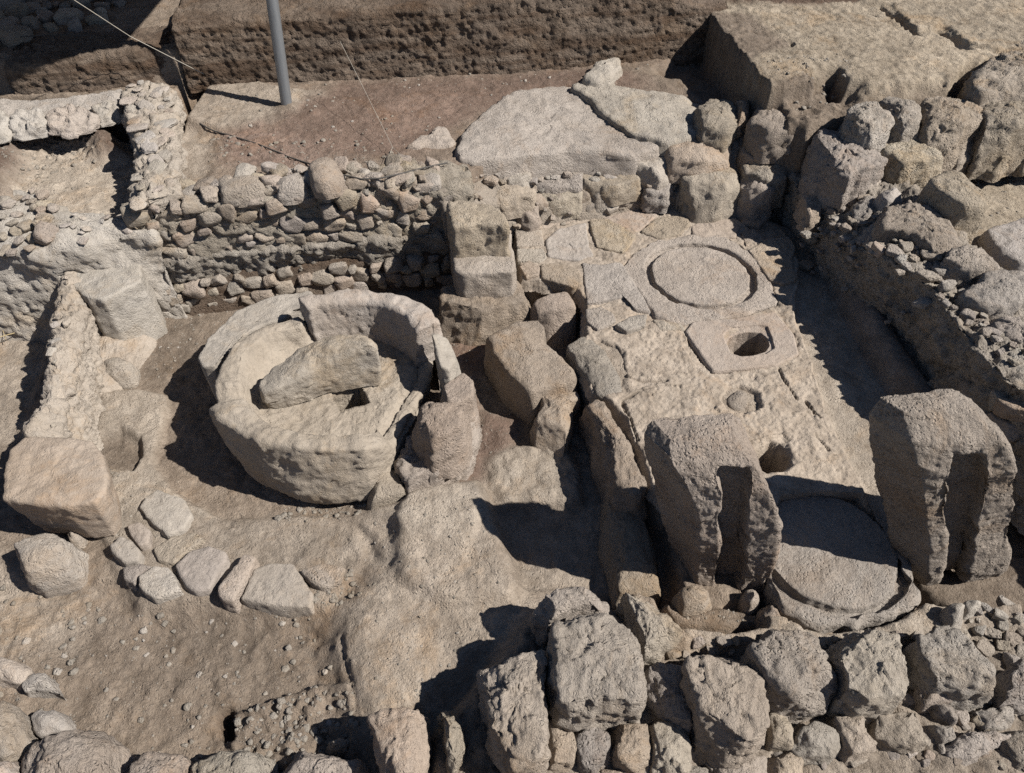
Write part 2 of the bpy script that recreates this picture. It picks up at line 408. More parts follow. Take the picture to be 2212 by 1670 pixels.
mat_plain('straw', (0.33, 0.26, 0.14), 0.9)
mat_plain('canvas', (0.30, 0.30, 0.28), 0.9)
lib_make()
for mname in ('rubble_stone', 'stone', 'stone_grey', 'stone_pale', 'stone_yellow'):
    LIB_BY[mname] = []
    for me in LIB:
        m2 = me.copy(); m2.materials.append(MATS[mname]); LIB_BY[mname].append(m2)

# ================================================================== GROUND (one sheet, out to the horizon)
def axis(lo, hi, step, far_lo, far_hi):
    a = np.arange(lo, hi, step)
    out = [hi]; s = step*3
    while out[-1] < far_hi: out.append(out[-1]+s); s *= 1.5
    inn = [lo-step*3]; s = step*4
    while inn[-1] > far_lo: inn.append(inn[-1]-s); s *= 1.5
    return np.array(inn[::-1]+list(a)+out)
GX = axis(-6.6, 6.6, 0.0178, -300, 300); GY = axis(1.15, 10.4, 0.0178, -250, 500)
gx, gy = np.meshgrid(GX, GY, indexing='ij')
gz = np.zeros(gx.shape)
P3 = np.stack([gx.ravel(), gy.ravel(), np.zeros(gx.size)], 1)
nzA = fbm(P3, 1.3, 4, 3).reshape(gx.shape); nzB = fbm(P3, 6.0, 4, 9).reshape(gx.shape); nzC = fbm(P3, 25.0, 3, 19).reshape(gx.shape)
nzD = fbm(P3, 3.0, 3, 29).reshape(gx.shape); nzE = fbm(P3, 11.0, 3, 39).reshape(gx.shape)
BROWN = np.array((0.335, 0.278, 0.212)); GREY = np.array((0.475, 0.415, 0.330)); PALE = np.array((0.540, 0.480, 0.385)); RED = np.array((0.235, 0.172, 0.132))
DARK = np.array((0.15, 0.108, 0.078)); STRAW = np.array((0.46, 0.40, 0.30)); YELL = np.array((0.50, 0.435, 0.325))
soil = np.ones(gx.shape+(3,))*BROWN
rough = np.full(gx.shape, 0.012)
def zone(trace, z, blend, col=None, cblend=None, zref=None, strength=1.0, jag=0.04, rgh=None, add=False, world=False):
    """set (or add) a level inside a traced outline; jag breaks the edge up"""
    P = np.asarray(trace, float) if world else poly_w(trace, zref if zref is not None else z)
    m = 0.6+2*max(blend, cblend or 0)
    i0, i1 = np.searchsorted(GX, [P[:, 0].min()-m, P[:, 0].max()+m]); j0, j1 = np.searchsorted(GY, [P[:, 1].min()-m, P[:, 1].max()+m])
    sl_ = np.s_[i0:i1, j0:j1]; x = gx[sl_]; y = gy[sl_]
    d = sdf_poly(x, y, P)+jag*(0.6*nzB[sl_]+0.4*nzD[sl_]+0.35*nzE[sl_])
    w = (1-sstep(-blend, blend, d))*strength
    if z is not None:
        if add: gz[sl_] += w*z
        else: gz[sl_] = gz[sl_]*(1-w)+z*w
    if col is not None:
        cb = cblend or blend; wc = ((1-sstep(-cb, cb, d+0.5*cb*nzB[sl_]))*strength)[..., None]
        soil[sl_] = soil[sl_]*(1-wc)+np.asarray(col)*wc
    if rgh is not None: rough[sl_] = rough[sl_]*(1-w)+rgh*w
def crack(trace, z, width, depth, zref=None):
    P = poly_w(trace, z)
    i0, i1 = np.searchsorted(GX, [P[:, 0].min()-.3, P[:, 0].max()+.3]); j0, j1 = np.searchsorted(GY, [P[:, 1].min()-.3, P[:, 1].max()+.3])
    s_ = np.s_[i0:i1, j0:j1]; d = dist_line(gx[s_], gy[s_], P)+0.02*nzB[s_]
    gz[s_] -= depth*(1-sstep(width*0.4, width, np.abs(d)))
# outer site level
dist = np.maximum(np.maximum(np.abs(gx)-6.2, 1.0-gy), gy-10.3)
gz += 1.45*sstep(0.0, 3.0, dist)
# raised ground behind the back wall
backline = 6.12+0.168*(gx+3.75)+0.50*sstep(-0.5, 0.1, gx)
w = sstep(0.0, 0.10, gy-backline)*sstep(-3.75, -3.6, gx); gz = gz*(1-w)+(1.08-0.18*sstep(-0.6, 0.8, gx)*(1-sstep(8.3, 9.0, gy)))*w; soil = soil*(1-w[..., None])+(0.75*BROWN+0.25*RED)*w[..., None]
w = sstep(0.0, 0.2, gy-8.25)*(1-sstep(-3.95, -3.8, gx)); gz = gz*(1-w)+1.12*w
w = sstep(0.0, 0.15, gy-8.75-0.14*(gx+4))*(1-sstep(-3.9, -3.7, gx)); gz = gz*(1-w)+1.46*w
w = sstep(0.0, 0.6, gy-10.6); gz = gz*(1-w)+1.6*w
# open square left of the cross wall
zone([(-9, 6.35), (-4.4, 6.35), (-3.6, 6.1), (-3.7, 8.15), (-9, 7.95)], 0.74, 0.10, PALE*0.95, 0.2, world=True, jag=0.05)
zone('-300,300 -60,290 60,268 150,262 225,258 250,300 205,315 140,305 90,318 40,352 0,378 -300,400', 0.98, 0.14, RED*0.72, 0.10, jag=0.05, rgh=0.03)
zone('60,330 130,305 205,318 212,400 205,460 130,450 30,420', 0.76, 0.2, PALE, 0.2)
# ground right of the right wall, behind it the plateau
zone([(3.7, 7.9), (3.95, 5.5), (4.1, 3.0), (4.3, 0.5), (9, 0.5), (9, 8.6), (4.6, 7.7)], 0.84, 0.12, YELL*0.9, 0.2, world=True)
zone([(2.46, 9.9), (2.47, 9.5), (2.70, 7.68), (3.35, 7.86), (3.42, 7.62), (3.6, 7.55), (4.6, 7.7), (5.0, 8.3), (9, 8.3), (9, 14), (2.46, 14)], 1.57, 0.022, STRAW*0.98, 0.06, world=True, jag=0.035, rgh=0.02)
zone('1300,-20 1700,8 1860,5 1925,12 1980,62 2040,55 2090,95 2160,112 2400,120 2500,-60 1300,-80', 0.05, 0.03, STRAW*0.95, 0.1, zref=1.6, add=True, jag=0.04)
crack('1905,8 1945,35 1985,66', 1.62, 0.05, 0.05); crack('2035,60 2060,75 2095,98', 1.62, 0.06, 0.05)
zone('1300,-20 1700,8 1860,3 1860,-50 1300,-60', -0.03, 0.04, DARK*1.1, 0.06, zref=1.6, add=True)
zone('1910,110 2010,60 2160,120 2060,170 1960,180', None, 0.3, STRAW*1.12, 0.3, zref=1.55)
zone('1600,60 1900,30 1990,120 1760,150 1640,120', None, 0.25, STRAW*0.9, 0.3, zref=1.55)
zone('1668,198 1785,172 1830,214 2050,206 2130,186 2250,180 2250,240 1840,238 1760,262 1690,245', 1.36, 0.15, BROWN*0.80, 0.10, zref=1.44, jag=0.04, rgh=0.03)
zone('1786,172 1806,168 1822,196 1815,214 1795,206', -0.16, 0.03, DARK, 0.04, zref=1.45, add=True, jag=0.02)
zone('1690,232 1840,228 1830,262 1700,275', 1.34, 0.09, BROWN*0.85, 0.08, zref=1.3, jag=0.03, rgh=0.03)
zone('1400,160 1465,128 1520,118 1600,120 1680,195 1600,225 1530,215 1470,175', 0.94, 0.08, BROWN*0.8, 0.1, zref=1.05, jag=0.03)
zone([(2.46, 9.9), (2.47, 9.5), (2.70, 7.68), (3.2, 7.80), (3.2, 9.9)], 1.57, 0.022, None, world=True, jag=0.035)
# colours and small levels of the earth floor behind the wall
zone('430,190 560,180 690,205 740,230 650,265 480,280 400,270', 0.03, 0.05, GREY*0.9, 0.06, zref=1.08, add=True)
zone('640,200 700,195 728,215 700,250 640,250 610,230', None, 0.05, PALE*1.0, 0.06, zref=1.08)
zone('730,180 1250,150 1450,135 1500,180 1250,200 1000,260 900,330 620,330 560,280', None, 0.1, RED*0.92, 0.25, zref=1.08)
zone('780,250 900,200 1000,200 980,260 860,330 740,340 640,310', None, 0.1, RED*1.2, 0.2, zref=1.08)
zone('460,290 560,270 680,310 700,350 600,370 480,350', None, 0.08, RED*1.25+0.02, 0.15, zref=1.08, rgh=0.02)
zone('385,260 470,290 450,380 400,420 380,380', -0.05, 0.10, GREY*0.92, 0.15, zref=1.08, add=True)
zone('1330,140 1480,130 1530,200 1420,190', None, 0.1, BROWN*0.85, 0.2, zref=1.08)
zone('596,232 625,224 648,232 640,246 608,248', 0.035, 0.06, BROWN*0.9, 0.06, zref=1.08, add=True)
# mill yard
zone('310,640 560,600 640,640 440,700 420,800 230,840 220,760', None, 0.1, BROWN*0.88, 0.15, zref=0)
zone('330,700 420,680 410,790 330,800', None, 0.1, BROWN*0.7, 0.2, zref=0)
zone('215,845 290,838 360,850 350,920 330,1000 380,1060 470,1120 430,1200 300,1230 230,1180 180,1120 200,1000', 0.06, 0.03, PALE*0.90, 0.05, zref=0.05, jag=0.03, rgh=0.014)
zone('205,950 260,925 300,945 305,985 285,1015 225,1010 200,985', -0.09, 0.035, BROWN*0.72, 0.05, zref=0.05, add=True, jag=0.02)
zone('470,1120 700,1110 800,1170 780,1240 700,1320 520,1310 440,1300 300,1320 230,1200', 0.05, 0.04, GREY*0.88, 0.08, zref=0.05, jag=0.04)
# earth field in the lower left
zone('-400,1250 120,1250 270,1260 300,1340 500,1335 680,1340 730,1400 760,1480 770,1580 760,1800 -400,1800', -0.08, 0.12, BROWN*0.95, 0.12, zref=-0.05, rgh=0.020)
zone('-200,1230 130,1215 200,1290 150,1400 60,1420 -200,1420', None, 0.1, GREY*0.97, 0.2, zref=-0.1)
zone('250,1370 480,1330 640,1400 560,1500 330,1500', None, 0.2, BROWN*0.80, 0.3, zref=-0.1)
zone('430,1370 520,1350 560,1420 470,1460', None, 0.12, BROWN*0.72, 0.2, zref=-0.1)
zone('505,1545 560,1525 700,1480 765,1490 780,1600 770,1660 520,1660 490,1600', 0.07, 0.025, BROWN*0.95, 0.08, zref=-0.05, add=True, jag=0.02, rgh=0.035)
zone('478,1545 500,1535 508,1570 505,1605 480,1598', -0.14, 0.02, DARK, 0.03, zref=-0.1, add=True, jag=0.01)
# plaster mass in the middle
zone('745,1112 800,1078 880,1052 960,1040 1035,1032 1062,1090 1095,1180 1125,1262 1200,1285 1180,1340 1140,1400 1040,1430 960,1470 920,1530 800,1580 765,1540 745,1440 722,1390 745,1310 790,1250 800,1180', 0.14, 0.20, GREY*1.02, 0.16, zref=0.12, jag=0.04, rgh=0.012)
zone('880,1060 1035,1032 1062,1090 1095,1180 1125,1262 1100,1290 960,1300 860,1250 850,1120', 0.22, 0.06, None, zref=0.2, jag=0.04)
zone('800,1085 960,1045 1035,1035 1060,1100 1000,1180 880,1160', 0.04, 0.05, PALE*0.88, 0.10, zref=0.22, add=True)
zone('860,1180 990,1180 1080,1240 1100,1290 960,1400 850,1480 780,1440 800,1300', None, 0.1, GREY*1.05, 0.2, zref=0.2)
zone('760,1120 800,1135 815,1185 850,1200 830,1230 790,1190', -0.025, 0.04, GREY*0.95, 0.06, zref=0.2, add=True, jag=0.015)
crack('765,1115 790,1140 800,1170 825,1195', 0.2, 0.02, 0.012)
crack('735,1370 745,1430 760,1480 770,1560', 0.1, 0.02, 0.02)
# red soil east of the mill
zone('980,870 1050,780 1130,720 1000,700 960,760 1030,830 1040,920 1000,1010 900,1030 870,1060 1040,1030 1110,960 1120,900', 0.04, 0.06, RED*1.15, 0.12, zref=0.05, jag=0.03)
zone('1000,930 1060,900 1110,930 1080,980 960,1020 940,1010', None, 0.1, RED*0.95, 0.15, zref=0.05)
zone('1055,985 1110,955 1220,955 1250,1000 1260,1085 1080,1092 1060,1040', 0.09, 0.06, PALE*0.9, 0.08, zref=0.1, jag=0.03, rgh=0.02)
# sunk channel between the plaster mass and the press floor
zone('1230,930 1290,880 1310,1000 1330,1275 1130,1272 1078,1096 1262,1088 1255,1000', 0.0, 0.03, GREY*0.95, 0.06, zref=0.05, jag=0.015)
# press platform core, trough, ledges
PLAT = '1112,478 1270,466 1450,430 1600,445 1695,490 1730,560 1722,690 1760,790 1790,890 1850,1015 1935,1190 1950,1240 1900,1290 1720,1290 1660,1240 1600,1090 1440,1090 1405,1050 1392,1000 1340,890 1275,835 1240,760 1262,720 1265,650 1235,612 1125,602'
zone('1640,470 1800,530 1900,620 1990,800 2060,900 2060,1200 1880,1190 1780,1015 1730,890 1700,790 1660,690 1660,560', 0.37, 0.03, PALE*0.92, 0.06, zref=0.35, jag=0.01, rgh=0.006)
zone(PLAT, 0.40, 0.05, GREY*0.95, 0.06, zref=0.42, jag=0.02)
zone('1445,1275 1480,1310 1560,1290 1650,1310 1650,1345 1560,1352 1460,1340 1430,1300', 0.22, 0.04, BROWN*0.95, 0.06, zref=0.3, jag=0.02)
zone('1350,1268 1420,1285 1450,1345 1560,1358 1660,1345 1800,1372 1960,1360 2050,1310 2212,1290 2300,1500 1200,1500 1360,1350', 0.405, 0.05, GREY*1.05, 0.08, zref=0.38, jag=0.03, rgh=0.022)
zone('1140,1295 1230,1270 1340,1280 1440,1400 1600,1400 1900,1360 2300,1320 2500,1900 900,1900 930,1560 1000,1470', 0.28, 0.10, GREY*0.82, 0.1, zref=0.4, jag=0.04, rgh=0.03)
zone('1960,1225 2040,1215 2110,1210 2190,1180 2300,1180 2300,1300 2060,1310', 0.12, 0.05, BROWN*0.75, 0.08, zref=0.2, jag=0.03)
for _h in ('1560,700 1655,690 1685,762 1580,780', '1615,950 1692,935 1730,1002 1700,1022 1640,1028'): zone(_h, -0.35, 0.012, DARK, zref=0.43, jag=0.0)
BED1 = '1345,572 1395,532 1440,516 1500,508 1560,507 1615,540 1655,595 1680,655 1600,682 1450,702 1412,672'
BED2 = '1650,1140 1690,1072 1780,1062 1858,1066 1900,1110 1932,1180 1956,1240 1982,1265 1985,1290 1935,1325 1870,1340 1790,1352 1740,1340 1692,1312 1663,1255'
for _h in (BED1, BED2): zone(_h, 0.25, 0.012, zref=0.43, jag=0.0, strength=1.0)
zone('1440,1110 1640,1095 1665,1250 1640,1290 1560,1300 1480,1290', 0.2, 0.04, BROWN, zref=0.3)
zone('1650,1318 1690,1322 1740,1350 1790,1362 1880,1350 1945,1330 1990,1295 2060,1300 2045,1362 1800,1402 1670,1385', 0.385, 0.03, PALE*0.95, 0.05, zref=0.385, jag=0.015, rgh=0.02)
# outside the left wall
zone('-400,650 60,660 110,700 60,900 20,960 -400,960', -0.05, 0.06, GREY*0.9, 0.1, zref=0)
ftA = facet(P3+0.05*np.stack([nzE.ravel(), nzB.ravel(), 0*nzB.ravel()], 1), 0.17, 3).reshape(gx.shape); ftB = facet(P3+0.02*np.stack([nzC.ravel(), nzE.ravel(), 0*nzB.ravel()], 1), 0.06, 5).reshape(gx.shape)
nzR = fbm(P3, 8.0, 4, 49, 0.6, True).reshape(gx.shape)
gz += rough*(0.8*nzB+0.7*nzE+0.8*nzC+0.55*ftA+0.45*ftB+0.4*nzR)+0.03*nzA*sstep(-2, -0.3, -np.abs(dist))*0
gz += 0.018*nzD
# plaster quarter-round along the trough
rd = dist_line(gx, gy, poly_w('1815,585 1850,650 1890,725 1930,790 1975,860 2010,930', 0.42))
gz += 0.20*np.sqrt(np.clip(1-(rd/0.16)**2, 0, 1)); _w = (rd < 0.18)[..., None]; soil = np.where(_w, ALB*PALE*0.92, soil)
soil *= ALB*(1+0.12*nzD+0.12*nzE+0.10*nzA)[..., None]
soil += (0.03*np.clip(nzC-0.3, 0, 1))[..., None]
def ground_z(x, y):
    i = np.clip(np.searchsorted(GX, x)-1, 0, len(GX)-2); j = np.clip(np.searchsorted(GY, y)-1, 0, len(GY)-2)
    u = (x-GX[i])/(GX[i+1]-GX[i]); v = (y-GY[j])/(GY[j+1]-GY[j])
    return (gz[i, j]*(1-u)*(1-v)+gz[i+1, j]*u*(1-v)+gz[i, j+1]*(1-u)*v+gz[i+1, j+1]*u*v)
def build_ground():
    V = np.stack([gx.ravel(), gy.ravel(), gz.ravel()], 1); Q = grid_quads(len(GX), len(GY))[:, ::-1].copy()
    n = np.cross(V[Q[0, 2]]-V[Q[0, 0]], V[Q[0, 3]]-V[Q[0, 1]])
    if n[2] < 0: Q = Q[:, ::-1].copy()
    me = mesh_np('ground', V, Q)
    at = me.color_attributes.new('soil', 'FLOAT_COLOR', 'POINT')
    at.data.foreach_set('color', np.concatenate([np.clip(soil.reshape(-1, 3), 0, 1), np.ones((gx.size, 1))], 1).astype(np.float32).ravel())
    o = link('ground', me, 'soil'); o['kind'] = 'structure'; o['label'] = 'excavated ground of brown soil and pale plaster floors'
    return o
build_ground()

# ================================================================== WALLS AND EARTH SECTIONS
rng = random.Random(11)
def pl(s, z=None):
    """trace with absolute z in third column (or common z) -> world polyline"""
    p = pts(s); zz = p[:, 2] if z is None else np.full(len(p), z)
    x, y = W(p[:, 0], p[:, 1], zz); return np.stack([x, y, zz], 1)
def in_poly(x, y, P):
    return sdf_poly(np.array([x]), np.array([y]), P)[0] < 0
def scatter(parent, trace, z, n, smin, smax, mat, flat=0.6, name='stone', sink=0.35, seed=1, zfn=None):
    r = random.Random(seed); P = poly_w(trace, z); x0, y0 = P[:, :2].min(0); x1, y1 = P[:, :2].max(0); k = 0; tries = 0; placed = []
    while k < n and tries < n*60:
        tries += 1; x = r.uniform(x0, x1); y = r.uniform(y0, y1)
        if not in_poly(x, y, P): continue
        s = smin+(smax-smin)*r.random()**2
        if any((x-a)**2+(y-b)**2 < (0.75*(s+c))**2 for a, b, c in placed): continue
        placed.append((x, y, s)); zz = zfn(x, y) if zfn else z
        lib_place(name, parent, (x, y, zz+s*flat*(1-2*sink)), (s, s*r.uniform(.65, 1), s*flat*r.uniform(.7, 1.1)), None, mat, r); k += 1
def face_stones(parent, A, B, z0, z1, hmin, hmax, wmin, wmax, out, mat, seed, depth=0.10, lean=0.0, gap=0.012, fill=1.0, name='stone', zjit=0.0):
    """irregular rubble packed on a wall face running A->B (seen from the right-hand side of A->B), big stones first"""
    r = random.Random(seed); A = np.array(A, float); B = np.array(B, float); L = np.linalg.norm(B-A); t = (B-A)/L; nrm = np.array([t[1], -t[0]])
    ang = math.atan2(t[1], t[0]); placed = []; n_try = int(L*(z1-z0)*2600*fill)+int(200*min(1, fill*2)); k = 0
    for i in range(n_try):
        q = 1-(i/n_try)**0.6
        w_ = wmin+(wmax-wmin)*q*r.uniform(.7, 1.0); h_ = hmin+(hmax-hmin)*q*r.uniform(.6, 1.0)
        s = r.uniform(0, L); z = r.uniform(z0+h_*0.3, z1)
        if any(((s-a)/(0.455*(w_+c)))**2+((z-b)/(0.455*(h_+d)))**2 < 1 for a, b, c, d in placed): continue
        placed.append((s, z, w_, h_))
        c = A+t*s+nrm*(out+r.uniform(-0.03, 0.02)-lean*(z-z0))
        lib_place(name, parent, (c[0], c[1], z), (w_/1.75, depth*r.uniform(.8, 1.2)*(0.6+0.4*w_/wmax), h_/1.75),
                  (r.uniform(-.2, .2), r.uniform(-.35, .35), ang+r.uniform(-.25, .25)+(math.pi if r.random() < .5 else 0)), mat, r)

# ---- rubble wall behind the mill
bw = thing('rubble_wall', 'long rubble stone wall running behind the round mill basin', 'wall', (-2.2, 6.3, 0))
wallA, wallB = np.array((-3.62, 5.98)), np.array((-0.42, 6.50)); wt = (wallB-wallA)/np.linalg.norm(wallB-wallA); wn_ = np.array((wt[1], -wt[0]))
n = 9; t = np.linspace(0, 1, n)[:, None]
front = wallA+(wallB-wallA)*t; ztop = np.interp(np.linspace(0, 1, n), [0, .15, .3, .5, .7, .85, 1], [0.98, 1.06, 1.17, 1.20, 1.16, 1.16, 1.08])
fl = np.c_[front+wn_*0.075, ztop-0.03]; fr = np.c_[front-wn_*0.36, ztop+0.02]
band('core', fl, fr, bw, 'mortar', 0.55, 0.9, 0.024, 0.035, 6, batter=(0.02, 0.05), lump=0.04, crown=0.03, chip=1.0)
# plaster and mortar footing, then the earth behind the bottom row
fl2 = np.c_[front+wn_*0.13, np.full(n, 0.64)]; fr2 = np.c_[front-wn_*0.2, np.full(n, 0.66)]
band('footing', fl2, fr2, bw, 'mortar', 0.34, 0.3, 0.022, 0.035, 7, batter=(-0.04, 0.0), lump=0.06, crown=0.0, chip=1.2)
fl3 = np.c_[front+wn_*0.10, np.full(n, 0.40)]; fr3 = np.c_[front-wn_*0.2, np.full(n, 0.42)]
band('earth_base', fl3, fr3, bw, 'earth_section', -0.05, -0.05, 0.03, 0.02, 7, batter=(0.10, 0.0), lump=0.03, crown=0.0)
face_stones(bw, wallA+wn_*0.0, wallA+wt*3.0+wn_*0.0, 0.64, 1.13, 0.05, 0.20, 0.06, 0.27, 0.045, 'rubble_stone', 3, 0.10, lean=0.02, gap=0.004)
face_stones(bw, wallA+wt*0.8, wallA+wt*2.9, 1.10, 1.20, 0.07, 0.13, 0.07, 0.18, -0.02, 'rubble_stone', 4, 0.11, gap=0.0)
face_stones(bw, wallA+wt*0.12, wallA+wt*3.0, 0.04, 0.34, 0.07, 0.19, 0.08, 0.22, 0.13, 'stone', 5, 0.085, lean=-0.0, fill=0.80, gap=0.0)
# top of the wall
r = random.Random(8)
for k in range(66):
    s = r.uniform(0.25, 2.95); o = r.uniform(-0.34, 0.02); c = wallA+wt*s+wn_*o; sz = r.uniform(0.035, 0.10)
    lib_place('stone', bw, (c[0], c[1], float(np.interp(s/3.24, np.linspace(0, 1, n), ztop))+0.02+0.2*sz), (sz*1.2, sz, sz*0.75), None, r.choice(['rubble_stone', 'stone', 'stone_grey']), r)
rock('stone', '667,356 680,342 700,337 720,342 732,362 728,385 700,392 675,385', 1.36, 1.18, bw, 'stone', tx=-0.1)
rock('stone', '470,392 520,376 560,380 568,400 520,412 478,415', 1.26, 1.1, bw, 'stone')
rock('stone', '590,385 640,372 664,384 655,402 600,408', 1.26, 1.1, bw, 'stone_grey')

# ---- low back wall of the press room, flat topped
pw = thing('low_wall', 'low flat topped stone wall behind the paved press floor', 'wall', (0.8, 6.95, 0.4))
rw_f = pl('960,440,0.98 1040,434,0.86 1120,444,0.66 1220,436,0.64 1330,416,0.65 1430,396,0.68 1500,380,0.72'); rw_b = pl('960,358,1.06 1060,348,0.98 1150,340,0.93 1240,327,0.91 1330,319,0.91 1430,312,0.93 1500,300,0.95')
prc = band('core', rw_f, rw_b, pw, 'mortar', 0.38, 0.9, 0.026, 0.025, 6, batter=(0.10, 0.0), lump=0.04, crown=0.0)
for tr, z, m in (('1035,405 1060,395 1140,385 1158,398 1150,418 1085,430 1045,422', 0.93, 'stone'), ('1140,372 1190,362 1262,378 1255,400 1180,402 1150,392', 0.98, 'stone_grey'),
              ('1235,362 1300,345 1370,352 1385,385 1330,402 1260,392', 0.99, 'stone'), ('1330,330 1400,318 1440,325 1455,355 1420,372 1372,352', 1.06, 'stone'), ('1165,410 1225,402 1262,412 1250,428 1180,432', 0.82, 'stone'), ('1262,402 1330,398 1340,410 1290,422', 0.84, 'stone_grey'),
              ('1118,432 1150,420 1165,432 1160,462 1125,465', 0.74, 'stone'), ('1385,378 1440,370 1456,395 1440,418 1395,412', 0.86, 'stone_grey'), ('985,362 1040,352 1062,362 1010,372', 1.08, 'stone_pale'), ('1070,372 1130,362 1150,372 1130,384 1080,388', 1.03, 'stone')):
    rock('stone', tr, z, z-0.25, pw, m, amp=0.024, rnd=0.03, dome=0.0, facets=3, soft=1, ty=0.55, on=(band_top(prc), 0.02))
A_, B_ = W(1105, 478, 0.45), W(1470, 432, 0.45)
face_stones(pw, A_, B_, 0.44, 0.66, 0.06, 0.15, 0.06, 0.2, 0.02, 'rubble_stone', 21, 0.09, lean=0.15)
scatter(pw, '990,352 1060,345 1300,318 1330,330 1100,360 1000,372', 1.06, 40, 0.03, 0.08, 'stone_grey', seed=5, zfn=band_top(prc))
scatter(pw, '1000,380 1100,370 1240,350 1240,372 1120,400 1010,420', 1.04, 16, 0.03, 0.07, 'rubble_stone', seed=6, zfn=band_top(prc))
# big stones at the corner of the press room
cw = thing('corner_wall', 'tumble of big rounded blocks closing the far corner of the press room', 'wall', (1.9, 7.2, 0.4))
band('core', pl('1450,420,0.6 1520,420,0.6 1600,430,0.6 1690,420,0.6'), pl('1450,310,0.95 1560,300,0.95 1640,300,0.95 1720,310,0.95'), cw, 'mortar', 0.3, 0.9, 0.03, 0.035, 5, batter=(0.02, 0), lump=0.05)
for tr, z, zb, m in (('1470,352 1500,335 1555,340 1590,370 1602,400 1560,415 1510,412 1475,385', 0.80, 0.40, 'stone'), ('1600,378 1640,368 1675,372 1672,405 1640,412 1605,408', 0.78, 0.40, 'stone'),
                 ('1440,310 1500,292 1570,285 1600,300 1590,330 1520,345 1455,340', 0.98, 0.7, 'stone'), ('1605,298 1650,285 1690,288 1700,320 1690,350 1640,345 1600,325', 0.96, 0.65, 'stone'),
                 ('1595,345 1640,340 1680,360 1720,362 1715,378 1660,388 1610,368', 0.86, 0.5, 'stone_grey'), ('1480,408 1500,392 1520,400 1518,432 1495,440 1478,428', 0.62, 0.40, 'rubble_stone'), ('1452,405 1470,398 1478,415 1465,425', 0.62, 0.40, 'rubble_stone'),
                 ('1600,408 1640,405 1655,425 1630,440 1605,435', 0.60, 0.40, 'rubble_stone')):
    rock('stone', tr, z, zb, cw, m, rnd=0.03, amp=0.025, dome=0.02, facets=7, soft=1)
for tr, z, zb, m, lab in (('1505,225 1535,210 1590,215 1598,255 1570,280 1520,272', 1.20, 0.9, 'mortar', 'rough earthy boulder at the foot of the dark earth corner'),
                 ('1635,228 1665,202 1695,205 1712,240 1735,262 1720,282 1660,280 1620,262', 1.26, 0.9, 'mortar', 'lumpy brown boulder below the corner of the dry earth terrace'),
                 ('1590,215 1620,212 1618,240 1600,248', 1.25, 1.0, 'mortar', 'small earthy stone wedged between two brown boulders'),):
    rock('boulder', tr, z, zb, None, m, rnd=0.06, amp=0.03, label=lab, cat='boulder')

# ---- cross wall and pale wall at the back left
xw = thing('cross_wall', 'pale rubble cross wall running away from the rubble wall', 'wall', (-3.7, 7, 0.7))
xc = band('core', pl('280,445,1.2 287,400,1.2 290,330,1.2 283,270,1.22 262,215,1.22 268,190,1.24'), pl('384,418,1.2 378,385,1.2 380,320,1.2 385,265,1.2 380,215,1.22 372,180,1.24'), xw, 'stone_pale', 0.70, 1.0, 0.020, 0.05, 7, batter=(0.03, 0.03), lump=0.04, pit=0.03, chip=1.1)
scatter(xw, '285,460 292,400 296,330 292,270 275,215 290,185 355,180 372,230 376,300 370,380 378,425', 1.21, 34, 0.05, 0.14, 'stone_pale', flat=0.30, seed=31, sink=0.68, zfn=band_top(xc))
pwl = thing('pale_wall', 'low pale wall bordering the sunken square on the far left', 'wall', (-5.2, 7.9, 0.7))
band('core', pl('-160,290,1.04 0,280,1.05 80,268,1.06 160,258,1.06 262,236,1.06'), pl('-160,222,1.15 0,212,1.15 80,208,1.15 160,204,1.15 262,192,1.15'), pwl, 'stone_pale', 0.95, 1.05, 0.03, 0.025, 6, batter=(0.12, 0), lump=0.05)
for tr in ('-40,250 0,235 18,255 10,290 -40,300', '22,252 45,238 80,232 100,250 95,280 40,288 22,275', '98,245 140,225 180,222 200,240 190,265 150,280 105,275', '195,230 235,210 258,218 255,240 215,258'):
    rock('stone', tr, 1.12, 0.98, pwl, 'stone_pale', dome=0.0, rnd=0.05, facets=2, amp=0.045, soft=1, ty=0.3, chip=1.0)
# ---- wall stump on the left, ending at the plastered wall
lw = thing('rubble_wall', 'ragged rubble wall stump at the left edge, in front of the sunken square', 'wall', (-4.6, 6.2, 0))
lc = band('core', pl('-200,560,0.88 0,548,0.90 70,545,0.92 140,532,0.94 230,520,0.94 330,505,0.94'), pl('-200,410,1.0 0,412,1.0 90,415,1.0 150,465,0.96 230,470,0.98 310,462,0.98'), lw, 'stone_pale', -0.05, 0.7, 0.026, 0.04, 5, batter=(0.10, 0.03), lump=0.08, pit=0.03)
scatter(lw, '0,420 90,420 135,465 130,520 60,535 0,535', 0.98, 26, 0.05, 0.12, 'stone', flat=0.6, seed=41, zfn=band_top(lc))
A_, B_ = W(-60, 640, 0.0), W(150, 628, 0.0)
face_stones(lw, A_, B_, 0.0, 0.82, 0.10, 0.2, 0.12, 0.3, -0.02, 'rubble_stone', 42, 0.13, lean=0.05)
scatter(lw, '140,475 300,465 310,520 200,535 150,520', 0.96, 14, 0.03, 0.08, 'stone_pale', flat=0.4, seed=43, sink=0.6, zfn=band_top(lc))

